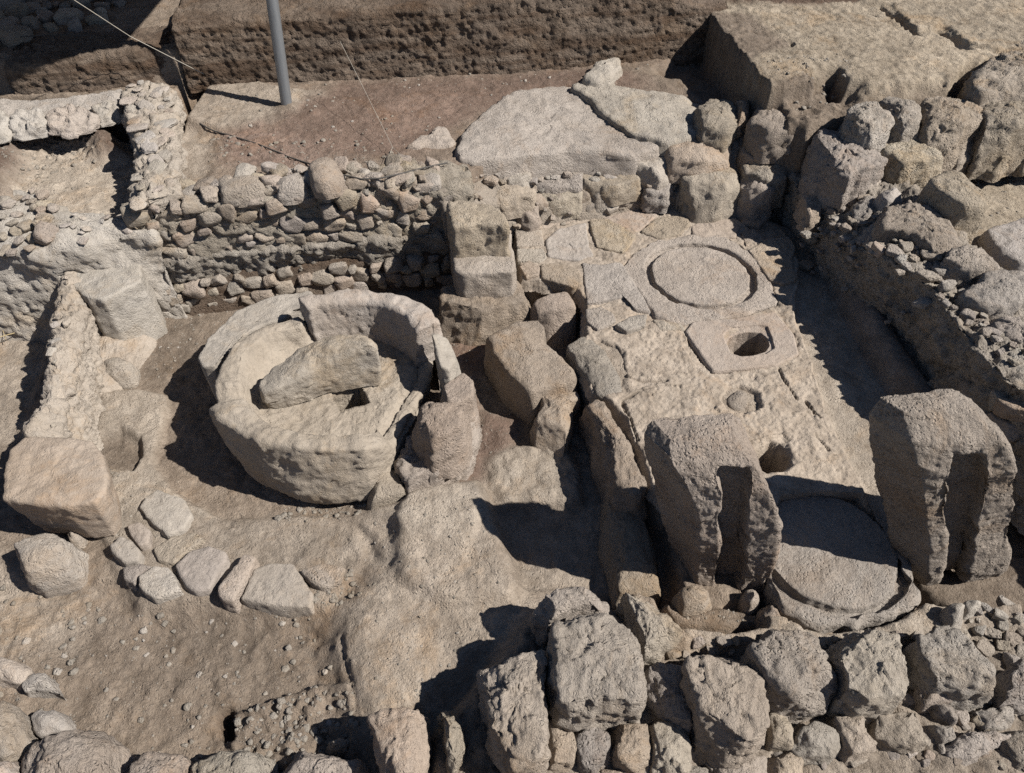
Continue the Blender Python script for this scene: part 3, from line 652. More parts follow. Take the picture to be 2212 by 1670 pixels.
# ---- plastered low wall along the left
pw2 = thing('plaster_wall', 'pale crumbling plastered low wall along the left of the mill yard', 'wall', (-3.8, 4.7, 0))
pc = band('core', pl('150,560,0.62 130,640,0.60 112,690,0.58 108,760,0.56 95,830,0.55 62,900,0.52 58,940,0.50'), pl('178,610,0.60 172,680,0.58 168,740,0.56 158,800,0.54 146,860,0.52 128,920,0.50 120,950,0.48'), pw2, 'plaster', -0.10, -0.02, 0.015, 0.045, 7, batter=(0.06, 0.05), lump=0.05, chip=0.9, pit=0.035, crown=0.05)
rock('pier', '150,612 160,554 230,549 298,546 306,602 262,628 222,646 186,642', 0.66, -0.02, pw2, 'plaster', flare=0.02, amp=0.014, rnd=0.02, dome=0.0, pit=0.012, soft=0)
rock('bench', '180,690 225,655 300,622 320,660 314,720 285,775 250,815 215,835 185,840 178,770', 0.14, -0.05, pw2, 'plaster', flare=0.05, amp=0.022, pit=0.02, dome=0.05, rnd=0.06)
rock('stone', '222,780 252,768 282,782 278,805 245,812 225,802', 0.16, -0.03, pw2, 'stone')
scatter(pw2, '140,620 165,610 160,700 150,800 125,900 75,930 105,800 120,700', 0.60, 10, 0.02, 0.06, 'stone_pale', seed=44, sink=0.6, zfn=band_top(pc))
scatter(pw2, '205,860 225,850 200,950 185,950', 0.35, 0, 0.02, 0.04, 'stone_pale', seed=45, zfn=band_top(pc))

# ---- earth sections (standing soil left between trenches)
ZB = [1.75, 1.77, 1.82, 1.86, 1.92, 1.95, 1.90, 1.72, 1.57]
bx_ = pl('405,190 560,182 740,176 900,170 1080,162 1240,150 1390,136 1475,127 1560,118', 1.06)
fr_ = bx_.copy(); fr_[:, 2] = ZB; fr_[:, 1] += 0.07
bk_ = fr_.copy(); bk_[:, 1] += 1.2; bk_[:, 2] = [1.70, 1.75, 1.8, 1.83, 1.86, 1.88, 1.85, 1.72, 1.58]; bk_[0, 0] -= 0.2
band('earth_baulk', fr_, bk_, None, 'earth_section', 1.0, 1.0, 0.021, 0.030, 13, batter=(0.09, 0), lump=0.03, crown=0.0, pit=0.03, strata=0.003, rnd=0.05,
     label='long dark earth section with a straight cut face at the back', cat='earth bank')
b2 = pl('37,212 120,208 200,203 265,197 330,190 380,182', 1.08); f2 = b2.copy(); f2[:, 2] = [1.42, 1.46, 1.49, 1.52, 1.50, 1.42]; f2[:, 1] += 0.03
k2 = f2.copy(); k2[:, 1] += 0.85; k2[:, 2] = 1.49
band('earth_baulk', f2, k2, None, 'earth_section', 1.0, 1.2, 0.021, 0.030, 13, batter=(0.06, 0), lump=0.03, crown=0.0, pit=0.03, strata=0.003, rnd=0.05,
     label='low earth ledge with a rough front at the far left', cat='earth bank')

eb = bpy.data.objects['earth_baulk']; eb['_base'] = [0.0, 0.0, 0.0]
for a, b in zip(bx_[:-1], bx_[1:]): face_stones(eb, a[:2]+(0, 0.02), b[:2]+(0, 0.02), 1.1, 1.6, 0.015, 0.06, 0.02, 0.07, -0.03, 'rubble_stone', int(abs(a[0]*100)), 0.03, fill=0.012, lean=0.1)
# ---- heap of stones in the shade of the far left corner
hp = thing('rubble_heap', 'heap of dark boulders in the deep shade of the far left corner', 'rubble', (-5.6, 9.7, 1.4))
scatter(hp, '-60,-30 300,-30 250,60 120,75 20,95 -60,120', 1.46, 46, 0.08, 0.26, 'rubble_stone', flat=0.7, seed=91)
# ---- slabs on the earth floor behind
for tr, z, zb, m, lab in (
    ('984,320 1000,283 1018,262 1057,232 1107,200 1173,185 1234,190 1270,207 1287,232 1327,268 1370,294 1428,316 1370,334 1257,322 1070,342 1020,348 990,340', 1.075, 0.7, 'stone', 'broad flat pale slab lying behind the low wall'),
    ('1232,187 1254,171 1337,176 1404,196 1475,208 1530,225 1560,262 1540,285 1490,300 1444,305 1370,287 1327,260 1290,234 1283,217', 1.065, 0.7, 'stone', 'cracked flat slab overlapping the broad pale slab'),
    ('1265,165 1290,135 1335,124 1342,142 1315,165 1290,172', 1.20, 1.03, 'plaster', 'small pale flat stone at the foot of the earth section'),
    ('878,315 895,300 930,285 945,266 960,270 982,300 975,312 930,314', 1.12, 1.02, 'plaster', 'ragged pale plaster lump on the red earth floor'),
    ):
    rock('flat_slab' if 'slab' in lab else 'stone', tr, z, zb, None, m, amp=0.028, rnd=0.035, dome=0.02, lump=0.04, soft=0, step=0.024, tx=(-0.07 if 'broad' in lab else 0), label=lab, cat='slab' if 'slab' in lab else 'stone')

# ---- right wall
rgt = thing('rubble_wall', 'massive rubble wall running down the right side of the press room', 'wall', (3.5, 5, 0.3))
inn = pl('1700,372,0.84 1740,425,0.84 1800,480,0.88 1860,535,0.93 1921,566,1.04 1968,584,1.09 2021,627,1.12 2048,677,1.12 2108,745,1.12 2168,812,1.12 2230,860,1.12 2420,1010,1.12')
out = pl('1760,270,1.0 1850,300,1.02 1930,365,1.04 1990,420,1.05 2060,490,1.05 2110,535,1.05 2165,575,1.05 2212,615,1.05 2270,660,1.05 2330,720,1.05 2400,780,1.05 2600,900,1.05')
rc = band('core', inn, out, rgt, 'stone_grey', 0.2, 0.8, 0.020, 0.05, 6, batter=(0.02, 0.02), lump=0.08, pit=0.04, crown=0.0, chip=1.0)
for tr, z, zb, m in (
    ('1761,290 1791,257 1825,253 1858,290 1895,322 1931,362 1908,369 1855,362 1825,390 1795,393 1765,367', 1.27, 0.82, 'stone'),
    ('1728,263 1741,240 1775,243 1795,257 1765,287 1751,305 1735,293', 1.17, 0.82, 'stone'),
    ('1921,436 1971,408 2021,443 2058,483 2081,527 2041,545 1975,502 1901,489', 1.21, 0.92, 'stone_grey'),
    ('2035,562 2061,533 2138,530 2165,575 2108,577 2085,572', 1.23, 0.97, 'stone_grey'),
    ('2071,622 2141,582 2212,585 2240,660 2141,665 2108,652', 1.19, 0.92, 'stone_grey'),
    ('2131,677 2212,680 2250,745 2170,724', 1.15, 0.87, 'stone_grey'), ('2190,735 2260,750 2300,820 2220,800', 1.12, 0.87, 'stone_grey'),
    ('1840,385 1880,362 1908,378 1905,402 1870,412 1845,405', 1.05, 0.82, 'stone'), ('1735,412 1760,402 1780,425 1775,455 1748,462 1732,440', 0.89, 0.67, 'stone'),
    ('1905,412 1935,402 1950,415 1930,432 1908,428', 1.15, 0.97, 'stone_pale'), ('1845,430 1890,420 1905,445 1880,470 1850,462', 1.01, 0.77, 'stone_grey'),
    ('1860,480 1900,478 1945,498 1970,520 1940,545 1890,530 1860,510', 1.03, 0.77, 'stone_grey'), ('1990,545 2030,540 2050,580 2040,610 2005,590', 1.07, 0.87, 'stone_grey'),
    ('2070,670 2120,668 2150,705 2140,735 2100,715', 1.07, 0.85, 'stone_grey'), ('2150,745 2200,748 2240,800 2212,815 2165,790', 1.07, 0.87, 'stone_grey')):
    rock('stone', tr, z, zb, rgt, m, rnd=0.03, amp=0.035, dome=0.03, pit=0.035, facets=6, soft=1)
for (a, b, sd) in (((1790, 545), (1860, 640), 1), ((1860, 640), (1915, 745), 2), ((1915, 745), (1975, 850), 3), ((1975, 850), (2080, 1010), 4), ((1695, 470), (1790, 545), 5)):
    A_, B_ = W(*a, 0.35), W(*b, 0.35)
    face_stones(rgt, A_, B_, 0.52, 0.98, 0.06, 0.18, 0.07, 0.24, -0.13, 'rubble_stone', 50+sd, 0.11, lean=0.04)
scatter(rgt, '1780,400 1830,400 1990,520 2100,640 2200,760 2190,790 2050,660 1900,545 1780,470', 1.12, 90, 0.03, 0.10, 'stone_grey', seed=61, sink=0.45, zfn=band_top(rc))
scatter(rgt, '1700,400 1730,400 1800,470 1900,550 1890,570 1800,500', 0.98, 26, 0.03, 0.08, 'rubble_stone', seed=62, zfn=band_top(rc))

# ---- boulder wall further right and stones beside it
fw = thing('boulder_wall', 'row of big weathered yellowish boulders at the upper right', 'wall', (4.6, 7.3, 1.0))
for tr, z, zb in (('1825,233 1848,217 1895,217 1928,257 1918,272 1875,280 1841,266', 1.5, 0.95), ('1905,213 1941,207 1988,223 1993,262 1941,270 1925,245', 1.5, 0.95), ('1978,217 2041,203 2115,207 2131,247 2058,290 2001,262', 1.5, 0.95), ('2121,217 2212,207 2260,260 2141,277', 1.5, 0.95),
               ('1895,287 1941,268 2008,287 2041,318 2040,338 1960,345 1905,325', 1.28, 0.92), ('2048,320 2091,297 2125,307 2108,330 2061,345', 1.2, 0.95), ('2125,302 2191,293 2212,317 2168,345 2125,333', 1.2, 0.95), ('2200,290 2260,290 2280,330 2215,330', 1.2, 0.95)):
    rock('boulder', tr, z, zb, fw, 'stone_yellow', rnd=0.05, amp=0.035, dome=0.04, pit=0.03, facets=7, soft=1)
rock('stone_block', '2005,390 2041,367 2071,373 2138,425 2138,440 2085,442 2041,420', 1.36, 0.9, None, 'stone_yellow', rnd=0.03, amp=0.02, label='oblong stone block standing alone right of the right hand wall', cat='block')
rock('boulder', '2105,178 2120,150 2138,117 2212,85 2300,110 2300,195 2200,200 2121,200', 1.62, 1.0, None, 'stone_grey', rnd=0.08, amp=0.05, lump=0.06, label='big weathered grey boulder at the right edge beside the dry earth terrace', cat='boulder')
rock('boulder', '2112,185 2140,168 2212,178 2280,185 2280,215 2150,212', 1.5, 1.0, None, 'stone_grey', rnd=0.08, amp=0.04, label='long low grey boulder lying against the big weathered boulder at right', cat='boulder')
rock('flat_slab', '2130,490 2212,470 2300,480 2300,580 2212,570 2160,540', 1.0, 0.85, None, 'stone_pale', label='pale flat slab on the ground beyond the right hand wall', cat='slab', amp=0.02)

# ---- foreground wall: bottom right
fg = thing('boulder_wall', 'wall of large rough boulders across the bottom right', 'wall', (1.4, 1.9, 0.1))
for tr, z, zb, m in (
    ('1155,1305 1180,1280 1230,1270 1310,1274 1312,1300 1250,1308 1195,1328 1165,1345 1152,1330', 0.60, 0.1, 'stone'),
    ('1350,1272 1395,1272 1430,1310 1450,1345 1480,1362 1430,1390 1395,1400 1378,1340', 0.52, 0.1, 'stone'),
    ('1194,1330 1257,1308 1304,1313 1360,1340 1378,1367 1392,1413 1397,1480 1385,1510 1304,1505 1257,1530 1212,1515 1197,1447 1198,1380', 0.74, 0.1, 'stone'),
    ('1039,1432 1070,1417 1150,1397 1174,1400 1184,1430 1172,1463 1174,1547 1180,1605 1147,1645 1104,1640 1084,1597 1060,1563 1062,1530 1042,1463', 0.66, 0.0, 'stone'),
    ('1177,1570 1194,1547 1237,1580 1250,1613 1237,1643 1187,1647', 0.42, 0.0, 'stone'), ('1237,1563 1264,1550 1317,1592 1320,1617 1284,1660 1257,1647', 0.42, 0.0, 'stone_grey'),
    ('944,1510 964,1502 990,1537 997,1607 977,1650 964,1643 957,1547', 0.5, -0.1, 'stone_grey'),
    ('797,1547 864,1525 914,1525 912,1613 904,1660 830,1664 815,1597', 0.46, -0.1, 'stone'),
    ('1311,1560 1344,1555 1400,1560 1412,1620 1390,1655 1330,1640', 0.45, 0.0, 'stone'), ('1398,1440 1440,1420 1480,1440 1500,1500 1495,1560 1440,1545 1402,1500', 0.5, 0.0, 'stone_grey'),
    ('1405,1560 1470,1550 1495,1600 1490,1660 1420,1680', 0.42, 0.0, 'stone'),
    ('1485,1423 1515,1400 1615,1397 1631,1430 1655,1490 1661,1560 1635,1600 1581,1612 1531,1590 1515,1513 1488,1463', 0.66, 0.05, 'stone'),
    ('1631,1397 1675,1356 1751,1357 1785,1380 1825,1430 1831,1460 1808,1490 1770,1500 1695,1490 1668,1465 1641,1433', 0.66, 0.05, 'stone_grey'),
    ('1791,1380 1858,1353 1891,1353 1968,1377 1971,1430 1961,1500 1875,1512 1831,1490 1828,1453', 0.66, 0.05, 'stone'),
    ('1985,1373 2038,1345 2085,1353 2128,1397 2165,1452 2161,1468 2108,1475 2041,1462 1995,1425', 0.62, 0.05, 'stone_grey'),
    ('1661,1535 1690,1530 1728,1590 1715,1605 1668,1600', 0.42, 0.0, 'stone'), ('1735,1573 1760,1560 1810,1577 1820,1607 1800,1628 1740,1625 1715,1612', 0.40, 0.0, 'stone'),
    ('1808,1545 1860,1537 1868,1570 1898,1600 1885,1620 1840,1630 1825,1590', 0.42, 0.0, 'stone'), ('1891,1535 1985,1523 2000,1570 2015,1600 1960,1610 1900,1580', 0.42, 0.0, 'stone'),
    ('2018,1515 2060,1520 2075,1556 2040,1550', 0.40, 0.0, 'stone_grey'), ('2010,1562 2070,1570 2078,1590 2040,1603', 0.36, 0.0, 'stone_grey'), ('2008,1620 2108,1580 2188,1587 2135,1620 2085,1641', 0.34, 0.05, 'stone'),
    ('2165,1445 2212,1420 2260,1450 2250,1505 2180,1508', 0.5, 0.0, 'stone_grey'), ('2170,1600 2212,1575 2260,1600 2250,1660 2185,1650', 0.34, 0.0, 'stone_grey'), ('2100,1530 2180,1520 2212,1560 2130,1575', 0.34, 0.0, 'stone_grey'),
    ('1550,1642 1600,1625 1655,1632 1660,1700 1545,1710', 0.34, 0.0, 'stone'), ('1661,1620 1708,1623 1735,1640 1730,1700 1665,1710', 0.34, 0.0, 'stone'), ('1455,1640 1530,1655 1540,1710 1450,1710', 0.34, 0.0, 'stone'),
    ('1300,1655 1380,1660 1400,1720 1300,1720', 0.3, 0.0, 'stone'), ('1780,1645 1850,1640 1880,1700 1780,1710', 0.22, 0.0, 'stone_grey'), ('1920,1650 2000,1640 2060,1700 1930,1710', 0.22, 0.0, 'stone_grey'),
    ('1660,1470 1690,1500 1680,1525 1655,1510', 0.4, 0.0, 'stone'), ('1830,1500 1870,1515 1860,1540 1825,1530', 0.42, 0.0, 'stone'), ('1985,1480 2040,1480 2060,1510 2000,1520', 0.42, 0.0, 'stone_grey')):
    rock('boulder', tr, z, zb, fg, m, rnd=0.025, amp=0.036, dome=0.02, pit=0.02, lump=0.03, step=0.0135, facets=4, soft=1)
scatter(fg, '1180,1520 1500,1500 1700,1520 2000,1490 2212,1490 2212,1670 1180,1670', 0.24, 110, 0.025, 0.08, 'rubble_stone', seed=71, zfn=lambda x, y: float(ground_z(np.array([x]), np.array([y]))[0]))
scatter(fg, '1420,1385 1640,1372 1800,1375 1990,1360 2100,1330 2212,1310 2212,1340 1980,1372 1640,1395 1480,1415', 0.42, 34, 0.02, 0.06, 'stone', seed=72, zfn=lambda x, y: float(ground_z(np.array([x]), np.array([y]))[0]))
scatter(fg, '2110,1310 2212,1280 2260,1400 2200,1420 2140,1380', 0.42, 18, 0.04, 0.10, 'stone_grey', seed=73, zfn=lambda x, y: float(ground_z(np.array([x]), np.array([y]))[0]))

# ---- foreground wall: bottom left
fgl = thing('boulder_wall', 'line of rough stones along the bottom left edge', 'wall', (-2, 1.6, -0.1))
for tr, z, zb, m in (
    ('35,1640 50,1600 130,1580 195,1572 258,1605 255,1640 230,1675 120,1700 30,1700', 0.22, -0.15, 'stone_grey'), ('250,1642 290,1627 395,1630 405,1650 390,1720 240,1720', 0.16, -0.15, 'stone_grey'),
    ('410,1652 480,1622 550,1602 572,1612 562,1720 400,1720', 0.16, -0.15, 'stone_grey'), ('590,1650 620,1608 680,1622 740,1642 775,1642 770,1720 590,1720', 0.16, -0.15, 'stone_grey'), ('700,1605 740,1592 748,1615 715,1622', 0.1, -0.15, 'stone'),
    ('0,1505 35,1545 48,1590 30,1640 -40,1660 -60,1540', 0.14, -0.15, 'stone'), ('-60,1660 20,1640 25,1720 -60,1720', 0.18, -0.15, 'stone_pale')):
    rock('stone', tr, z, zb, fgl, m, rnd=0.03, amp=0.028, dome=0.04, pit=0.03, step=0.018, facets=6, soft=1)
for tr, lab in (('-20,1417 0,1417 40,1430 62,1447 55,1470 30,1475 0,1463 -20,1465', 'broken pale limestone chunk at the left edge, farther of three'), ('40,1475 65,1447 95,1450 127,1497 75,1490 48,1497', 'broken pale limestone chunk with a grey core, middle of three at the left edge'),
            ('65,1545 80,1527 115,1538 138,1555 140,1575 92,1585 66,1568', 'broken pale limestone chunk lying against the bottom left stones')):
    rock('limestone_chunk', tr, 0.04, -0.14, None, 'stone_pale', amp=0.02, soft=1, rnd=0.02, label=lab, cat='stone')

# ================================================================== PRESS FLOOR
def zz(s, ox, oy, k=3.0):
    p = pts(s); p[:, 0] = p[:, 0]/k+ox; p[:, 1] = p[:, 1]/k+oy; return p
HOLE1 = '1570,738 1578,724 1596,715 1620,712 1645,714 1660,726 1664,742 1655,755 1630,763 1602,766 1582,758'
HOLE2 = '1627,975 1640,960 1665,950 1688,955 1708,980 1712,1002 1690,1014 1655,1017 1635,1000'
FZ = 0.44
def press_floor():
    P = poly_w(PLAT, FZ); st = 0.0095
    xs = np.arange(P[:, 0].min()-.02, P[:, 0].max()+.02, st); ys = np.arange(P[:, 1].min()-.02, P[:, 1].max()+.02, st)
    x, y = np.meshgrid(xs, ys, indexing='ij'); p3 = np.stack([x.ravel(), y.ravel(), 0*x.ravel()], 1)
    a = fbm(p3, 2.0, 3, 5).reshape(x.shape); b = fbm(p3, 9, 4, 6).reshape(x.shape); c = fbm(p3, 40, 3, 7).reshape(x.shape); e = fbm(p3, 4.5, 3, 8, 0.5, True).reshape(x.shape)
    fa = facet(p3+0.04*np.stack([b.ravel(), c.ravel(), 0*b.ravel()], 1), 0.15, 8).reshape(x.shape); fb = facet(p3+0.02*np.stack([c.ravel(), b.ravel(), 0*b.ravel()], 1), 0.05, 9).reshape(x.shape)
    z = FZ+0.010*a+0.010*b+0.006*c+0.009*fa+0.006*fb+0.006*e
    col = np.ones(x.shape+(3,))*(ALB*GREY*0.98)*(1+0.10*b+0.12*a)[..., None]
    def area(tr, dz, bl, cc=None, jag=0.02):
        d = sdf_poly(x, y, poly_w(tr, FZ))+jag*b; w = 1-sstep(-bl, bl, d)
        nonlocal z, col
        z = z+dz*w
        if cc is not None: col = col*(1-w[..., None])+cc*w[..., None]
    def crk(tr, wd, dp):
        nonlocal z, col
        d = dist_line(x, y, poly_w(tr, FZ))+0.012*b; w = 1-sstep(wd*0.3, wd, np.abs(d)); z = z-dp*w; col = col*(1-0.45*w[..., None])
    # upper paved part is bedded a little lower, earth between the slabs
    area('1100,440 1700,440 1740,560 1700,670 1500,690 1410,690 1340,705 1260,700 1235,620 1110,610', -0.014, 0.02, ALB*GREY*0.92)
    area('1262,655 1330,640 1410,672 1500,690 1690,668 1728,760 1700,800 1560,830 1470,810 1420,830 1350,845 1300,790', -0.012, 0.03, ALB*GREY*0.98)
    area('1575,840 1600,832 1640,850 1645,880 1610,892 1570,880 1562,860', -0.07, 0.025, ALB*GREY*0.9)
    area('1225,735 1300,730 1345,760 1350,840 1300,850 1262,800', -0.05, 0.05, ALB*GREY*0.92)
    area('1540,440 1600,445 1690,490 1700,540 1640,500', -0.03, 0.04, ALB*BROWN)
    for tr, wd, dp in (('1345,870 1352,885 1362,905 1378,950', 0.016, 0.035), ('1345,865 1380,845 1425,832 1470,830', 0.010, 0.015), ('1330,745 1345,775 1350,810 1385,820 1440,822', 0.02, 0.04), ('1480,716 1492,745 1510,770 1540,803', 0.014, 0.03),
                       ('1684,796 1690,815 1712,845 1722,862', 0.014, 0.03), ('1740,865 1755,885 1772,902', 0.015, 0.04), ('1755,925 1765,945 1790,970', 0.010, 0.02), ('1545,806 1620,795 1680,788', 0.006, 0.012), ('1620,952 1690,935 1705,950', 0.008, 0.015),
                       ('1300,735 1330,748 1345,765', 0.015, 0.03), ('1662,590 1672,625 1680,650', 0.012, 0.03), ('1610,545 1640,575 1662,600', 0.012, 0.03)):
        crk(tr, wd, dp)
    for tr in (HOLE1, HOLE2):
        d = sdf_poly(x, y, poly_w(tr, FZ))+0.006*b; z = np.where(d < 0.0, z-0.75*sstep(0.0, 0.02, -d), z)
        w = 1-sstep(0.0, 0.02, np.abs(d)); z = z-0.012*w
    for tr in (BED1, BED2): area(tr, -0.2, 0.006, None, 0.0)
    # shallow square rebate round each vat mouth
    area('1615,955 1692,940 1725,1000 1700,1018 1645,1025', -0.022, 0.012)
    d = sdf_poly(x, y, P)+0.025*b+0.012*c
    z = z-0.12*sstep(-0.03, 0.03, d)
    idx = -np.ones(x.shape, int); keep = d < 0.035
    full = np.zeros_like(keep); full[:-1, :-1] = keep[:-1, :-1] & keep[1:, :-1] & keep[1:, 1:] & keep[:-1, 1:]
    use = np.zeros_like(keep); ii, jj = np.nonzero(full)
    for di in (0, 1):
        for dj in (0, 1): use[ii+di, jj+dj] = True
    idx[use] = np.arange(use.sum())
    Q = np.stack([idx[ii, jj], idx[ii+1, jj], idx[ii+1, jj+1], idx[ii, jj+1]], 1)
    V = np.stack([x[use], y[use], z[use]], 1)
    me = mesh_np('press_floor', V, Q); at = me.color_attributes.new('soil', 'FLOAT_COLOR', 'POINT')
    at.data.foreach_set('color', np.concatenate([np.clip(col[use], 0, 1), np.ones((len(V), 1))], 1).astype(np.float32).ravel())
    o = link('press_floor', me, 'floor_stone'); o['kind'] = 'structure'; o['_base'] = [0.0, 0.0, 0.0]; o['label'] = 'raised floor of the press room, rough plaster with two dark sunken vat mouths'
    return o
pf = press_floor()
for tr, dz in (('1113,497 1171,495 1174,529 1116,531', 0), ('1116,536 1174,535 1182,557 1167,566 1117,563', 0), ('1178,520 1205,495 1266,481 1273,533 1282,549 1255,562 1215,559 1184,554', 0.005),
           ('1274,477 1311,471 1372,507 1366,523 1347,545 1288,532', 0.012), ('1258,567 1295,572 1342,566 1389,640 1405,672 1372,668 1352,640 1311,647 1268,654', 0.0), ('1168,570 1214,565 1253,585 1258,613 1237,619 1172,599', 0.02),
           ('1121,574 1141,562 1166,574 1164,593 1137,599', 0.02), ('1265,668 1300,662 1324,675 1331,692 1291,712 1268,694', 0.03), ('1618,541 1661,514 1706,511 1719,534 1710,560 1719,604 1691,613 1662,603', 0.02),
           ('1494,487 1520,471 1580,473 1599,490 1589,511 1520,514 1496,505', 0.005), ('1606,456 1648,450 1661,470 1640,488 1602,480', 0.01), ('1385,500 1420,470 1485,462 1490,485 1470,505 1425,515', 0.0), ('1300,470 1360,452 1440,445 1415,468 1385,495 1370,500', -0.005),
           ('1116,496 1170,484 1262,470 1200,490', -0.005), ('1500,452 1560,440 1598,455 1575,470 1520,468', 0.0), ('1600,500 1630,492 1640,510 1612,530', 0.01), ('1330,700 1365,680 1398,678 1395,700 1355,715', 0.06), ('1410,690 1470,700 1480,712 1425,712', 0.0)):
    rock('paving_stone', tr, FZ+0.004+dz*0.6, FZ-0.12, pf, ('stone', 'stone_smooth')[int(abs(dz*1000)) % 2], flare=0.004, dome=0.004, rnd=0.014, amp=0.011, lump=0.008, pit=0.006, step=0.013, soft=1)
rock('stone', '1566,862 1580,848 1600,838 1618,848 1620,870 1600,884 1578,880', FZ-0.005, FZ-0.12, pf, 'stone', rnd=0.04, dome=0.02, facets=4)

def press_bed(name, outline, c, r_disc, r_out, z, depth, label, mat='stone', zdisc=0.0):
    P = poly_w(outline, z); n = 170; ang = np.linspace(0, 2*math.pi, n, endpoint=False)
    cx, cy = W(c[0], c[1], z)
    # outer outline sampled by angle
    R = []
    for a in ang:
        best = 0.7
        for i in range(len(P)):
            p, q = P[i, :2]-(cx, cy), P[(i+1) % len(P), :2]-(cx, cy); e = q-p; d = np.array((math.cos(a), math.sin(a)))
            den = d[0]*e[1]-d[1]*e[0]
            if abs(den) < 1e-9: continue
            s = (p[0]*e[1]-p[1]*e[0])/den; u = (p[0]*d[1]-p[1]*d[0])/den
            if s > 0 and 0 <= u <= 1: best = s
        R.append(best)
    R = smooth_loop(np.array(R)[:, None], 2)[:, 0]
    def ring(r, zz_): return np.stack([cx+np.cos(ang)*r, cy+np.sin(ang)*r, np.full(n, zz_)], 1)
    nz = 0.010*vnoise(np.stack([np.cos(ang)*2.5, np.sin(ang)*2.5, 0*ang], 1), 4)+0.010*vnoise(np.stack([np.cos(ang)*9, np.sin(ang)*9, 0*ang+cx], 1), 14); R = R+0.03*vnoise(np.stack([np.cos(ang)*8, np.sin(ang)*8, 0*ang+cy], 1), 24)
    secs = [ring(R+0.03, z-0.35), ring(R+0.015, z-0.03), ring(R-0.012, z), ring(np.minimum(R-0.02, r_out+nz+0.02), z), ring(r_out+nz, z-0.004), ring(r_out-0.008+nz, z-depth), ring(r_disc+0.012+nz*.6, z-depth-0.006), ring(r_disc+nz*.6, z+zdisc-0.006), ring(r_disc-0.008+nz*.6, z+zdisc), ring(r_disc*0.5, z+zdisc+0.004), np.array([[cx, cy, z+zdisc+0.006]])]
    V, Q = loft(secs, 0.014); V = displace(V, Q, 0.012, 8, nseed(), 4, 0.006, 0.010)
    org = np.array((cx, cy, z-0.35)); o = link(name, mesh_np(name, V-org, Q), mat, None, org); tag(o, label, 'press bed'); return o
press_bed('press_bed', BED1, (1513, 592), 0.470, 0.545, FZ+0.002, 0.055, 'round pressing bed with a circular groove, in the paved far end of the floor', zdisc=-0.004)
press_bed('press_bed', BED2, (1790, 1183), 0.455, 0.53, FZ-0.055, 0.055, 'round pressing bed between the two standing stones, half in shadow', zdisc=0.005)
# slab with the square vat mouth
def vat_slab():
    z = FZ+0.016; P = poly_w('1478,714 1495,694 1575,687 1675,671 1716,720 1726,765 1681,788 1541,803 1518,774', z); H = poly_w(HOLE1, z); H2 = poly_w('1562,722 1580,706 1640,700 1658,704 1668,728 1674,752 1655,764 1600,772 1578,762', z)
    c = H.mean(0); n = 130; ang = np.linspace(0, 2*math.pi, n, endpoint=False)
    def by_angle(Pg):
        out = []
        for a in ang:
            d = np.array((math.cos(a), math.sin(a))); best = 0.1
            for i in range(len(Pg)):
                p, q = Pg[i, :2]-c[:2], Pg[(i+1) % len(Pg), :2]-c[:2]; e = q-p; den = d[0]*e[1]-d[1]*e[0]
                if abs(den) < 1e-9: continue
                s = (p[0]*e[1]-p[1]*e[0])/den; u = (p[0]*d[1]-p[1]*d[0])/den
                if s > 0 and 0 <= u <= 1: best = s
            out.append(best)
        return np.array(out)
    Ro, Rh, R2 = by_angle(P), by_angle(H), by_angle(H2)
    def ring(r, zz_): return np.stack([c[0]+np.cos(ang)*r, c[1]+np.sin(ang)*r, np.full(n, zz_)], 1)
    secs = [ring(Ro+0.015, z-0.2), ring(Ro, z-0.02), ring(Ro-0.015, z), ring(np.maximum(R2, Rh+0.012), z), ring(np.maximum(R2-0.008, Rh+0.006), z-0.022), ring(Rh, z-0.026), ring(Rh*1.03, z-0.25), ring(Rh*1.06, z-0.7), np.array([[c[0], c[1], z-0.72]])]
    V, Q = loft(secs, 0.015); V = displace(V, Q, 0.006, 9, nseed(), 4, 0.006, 0.006)
    org = np.array((c[0], c[1], z-0.2)); o = link('vat_slab', mesh_np('vat_slab', V-org, Q), 'stone_smooth', None, org)
    tag(o, 'thick stone slab with a squarish vat mouth in the middle of the press floor', 'slab')
vat_slab()

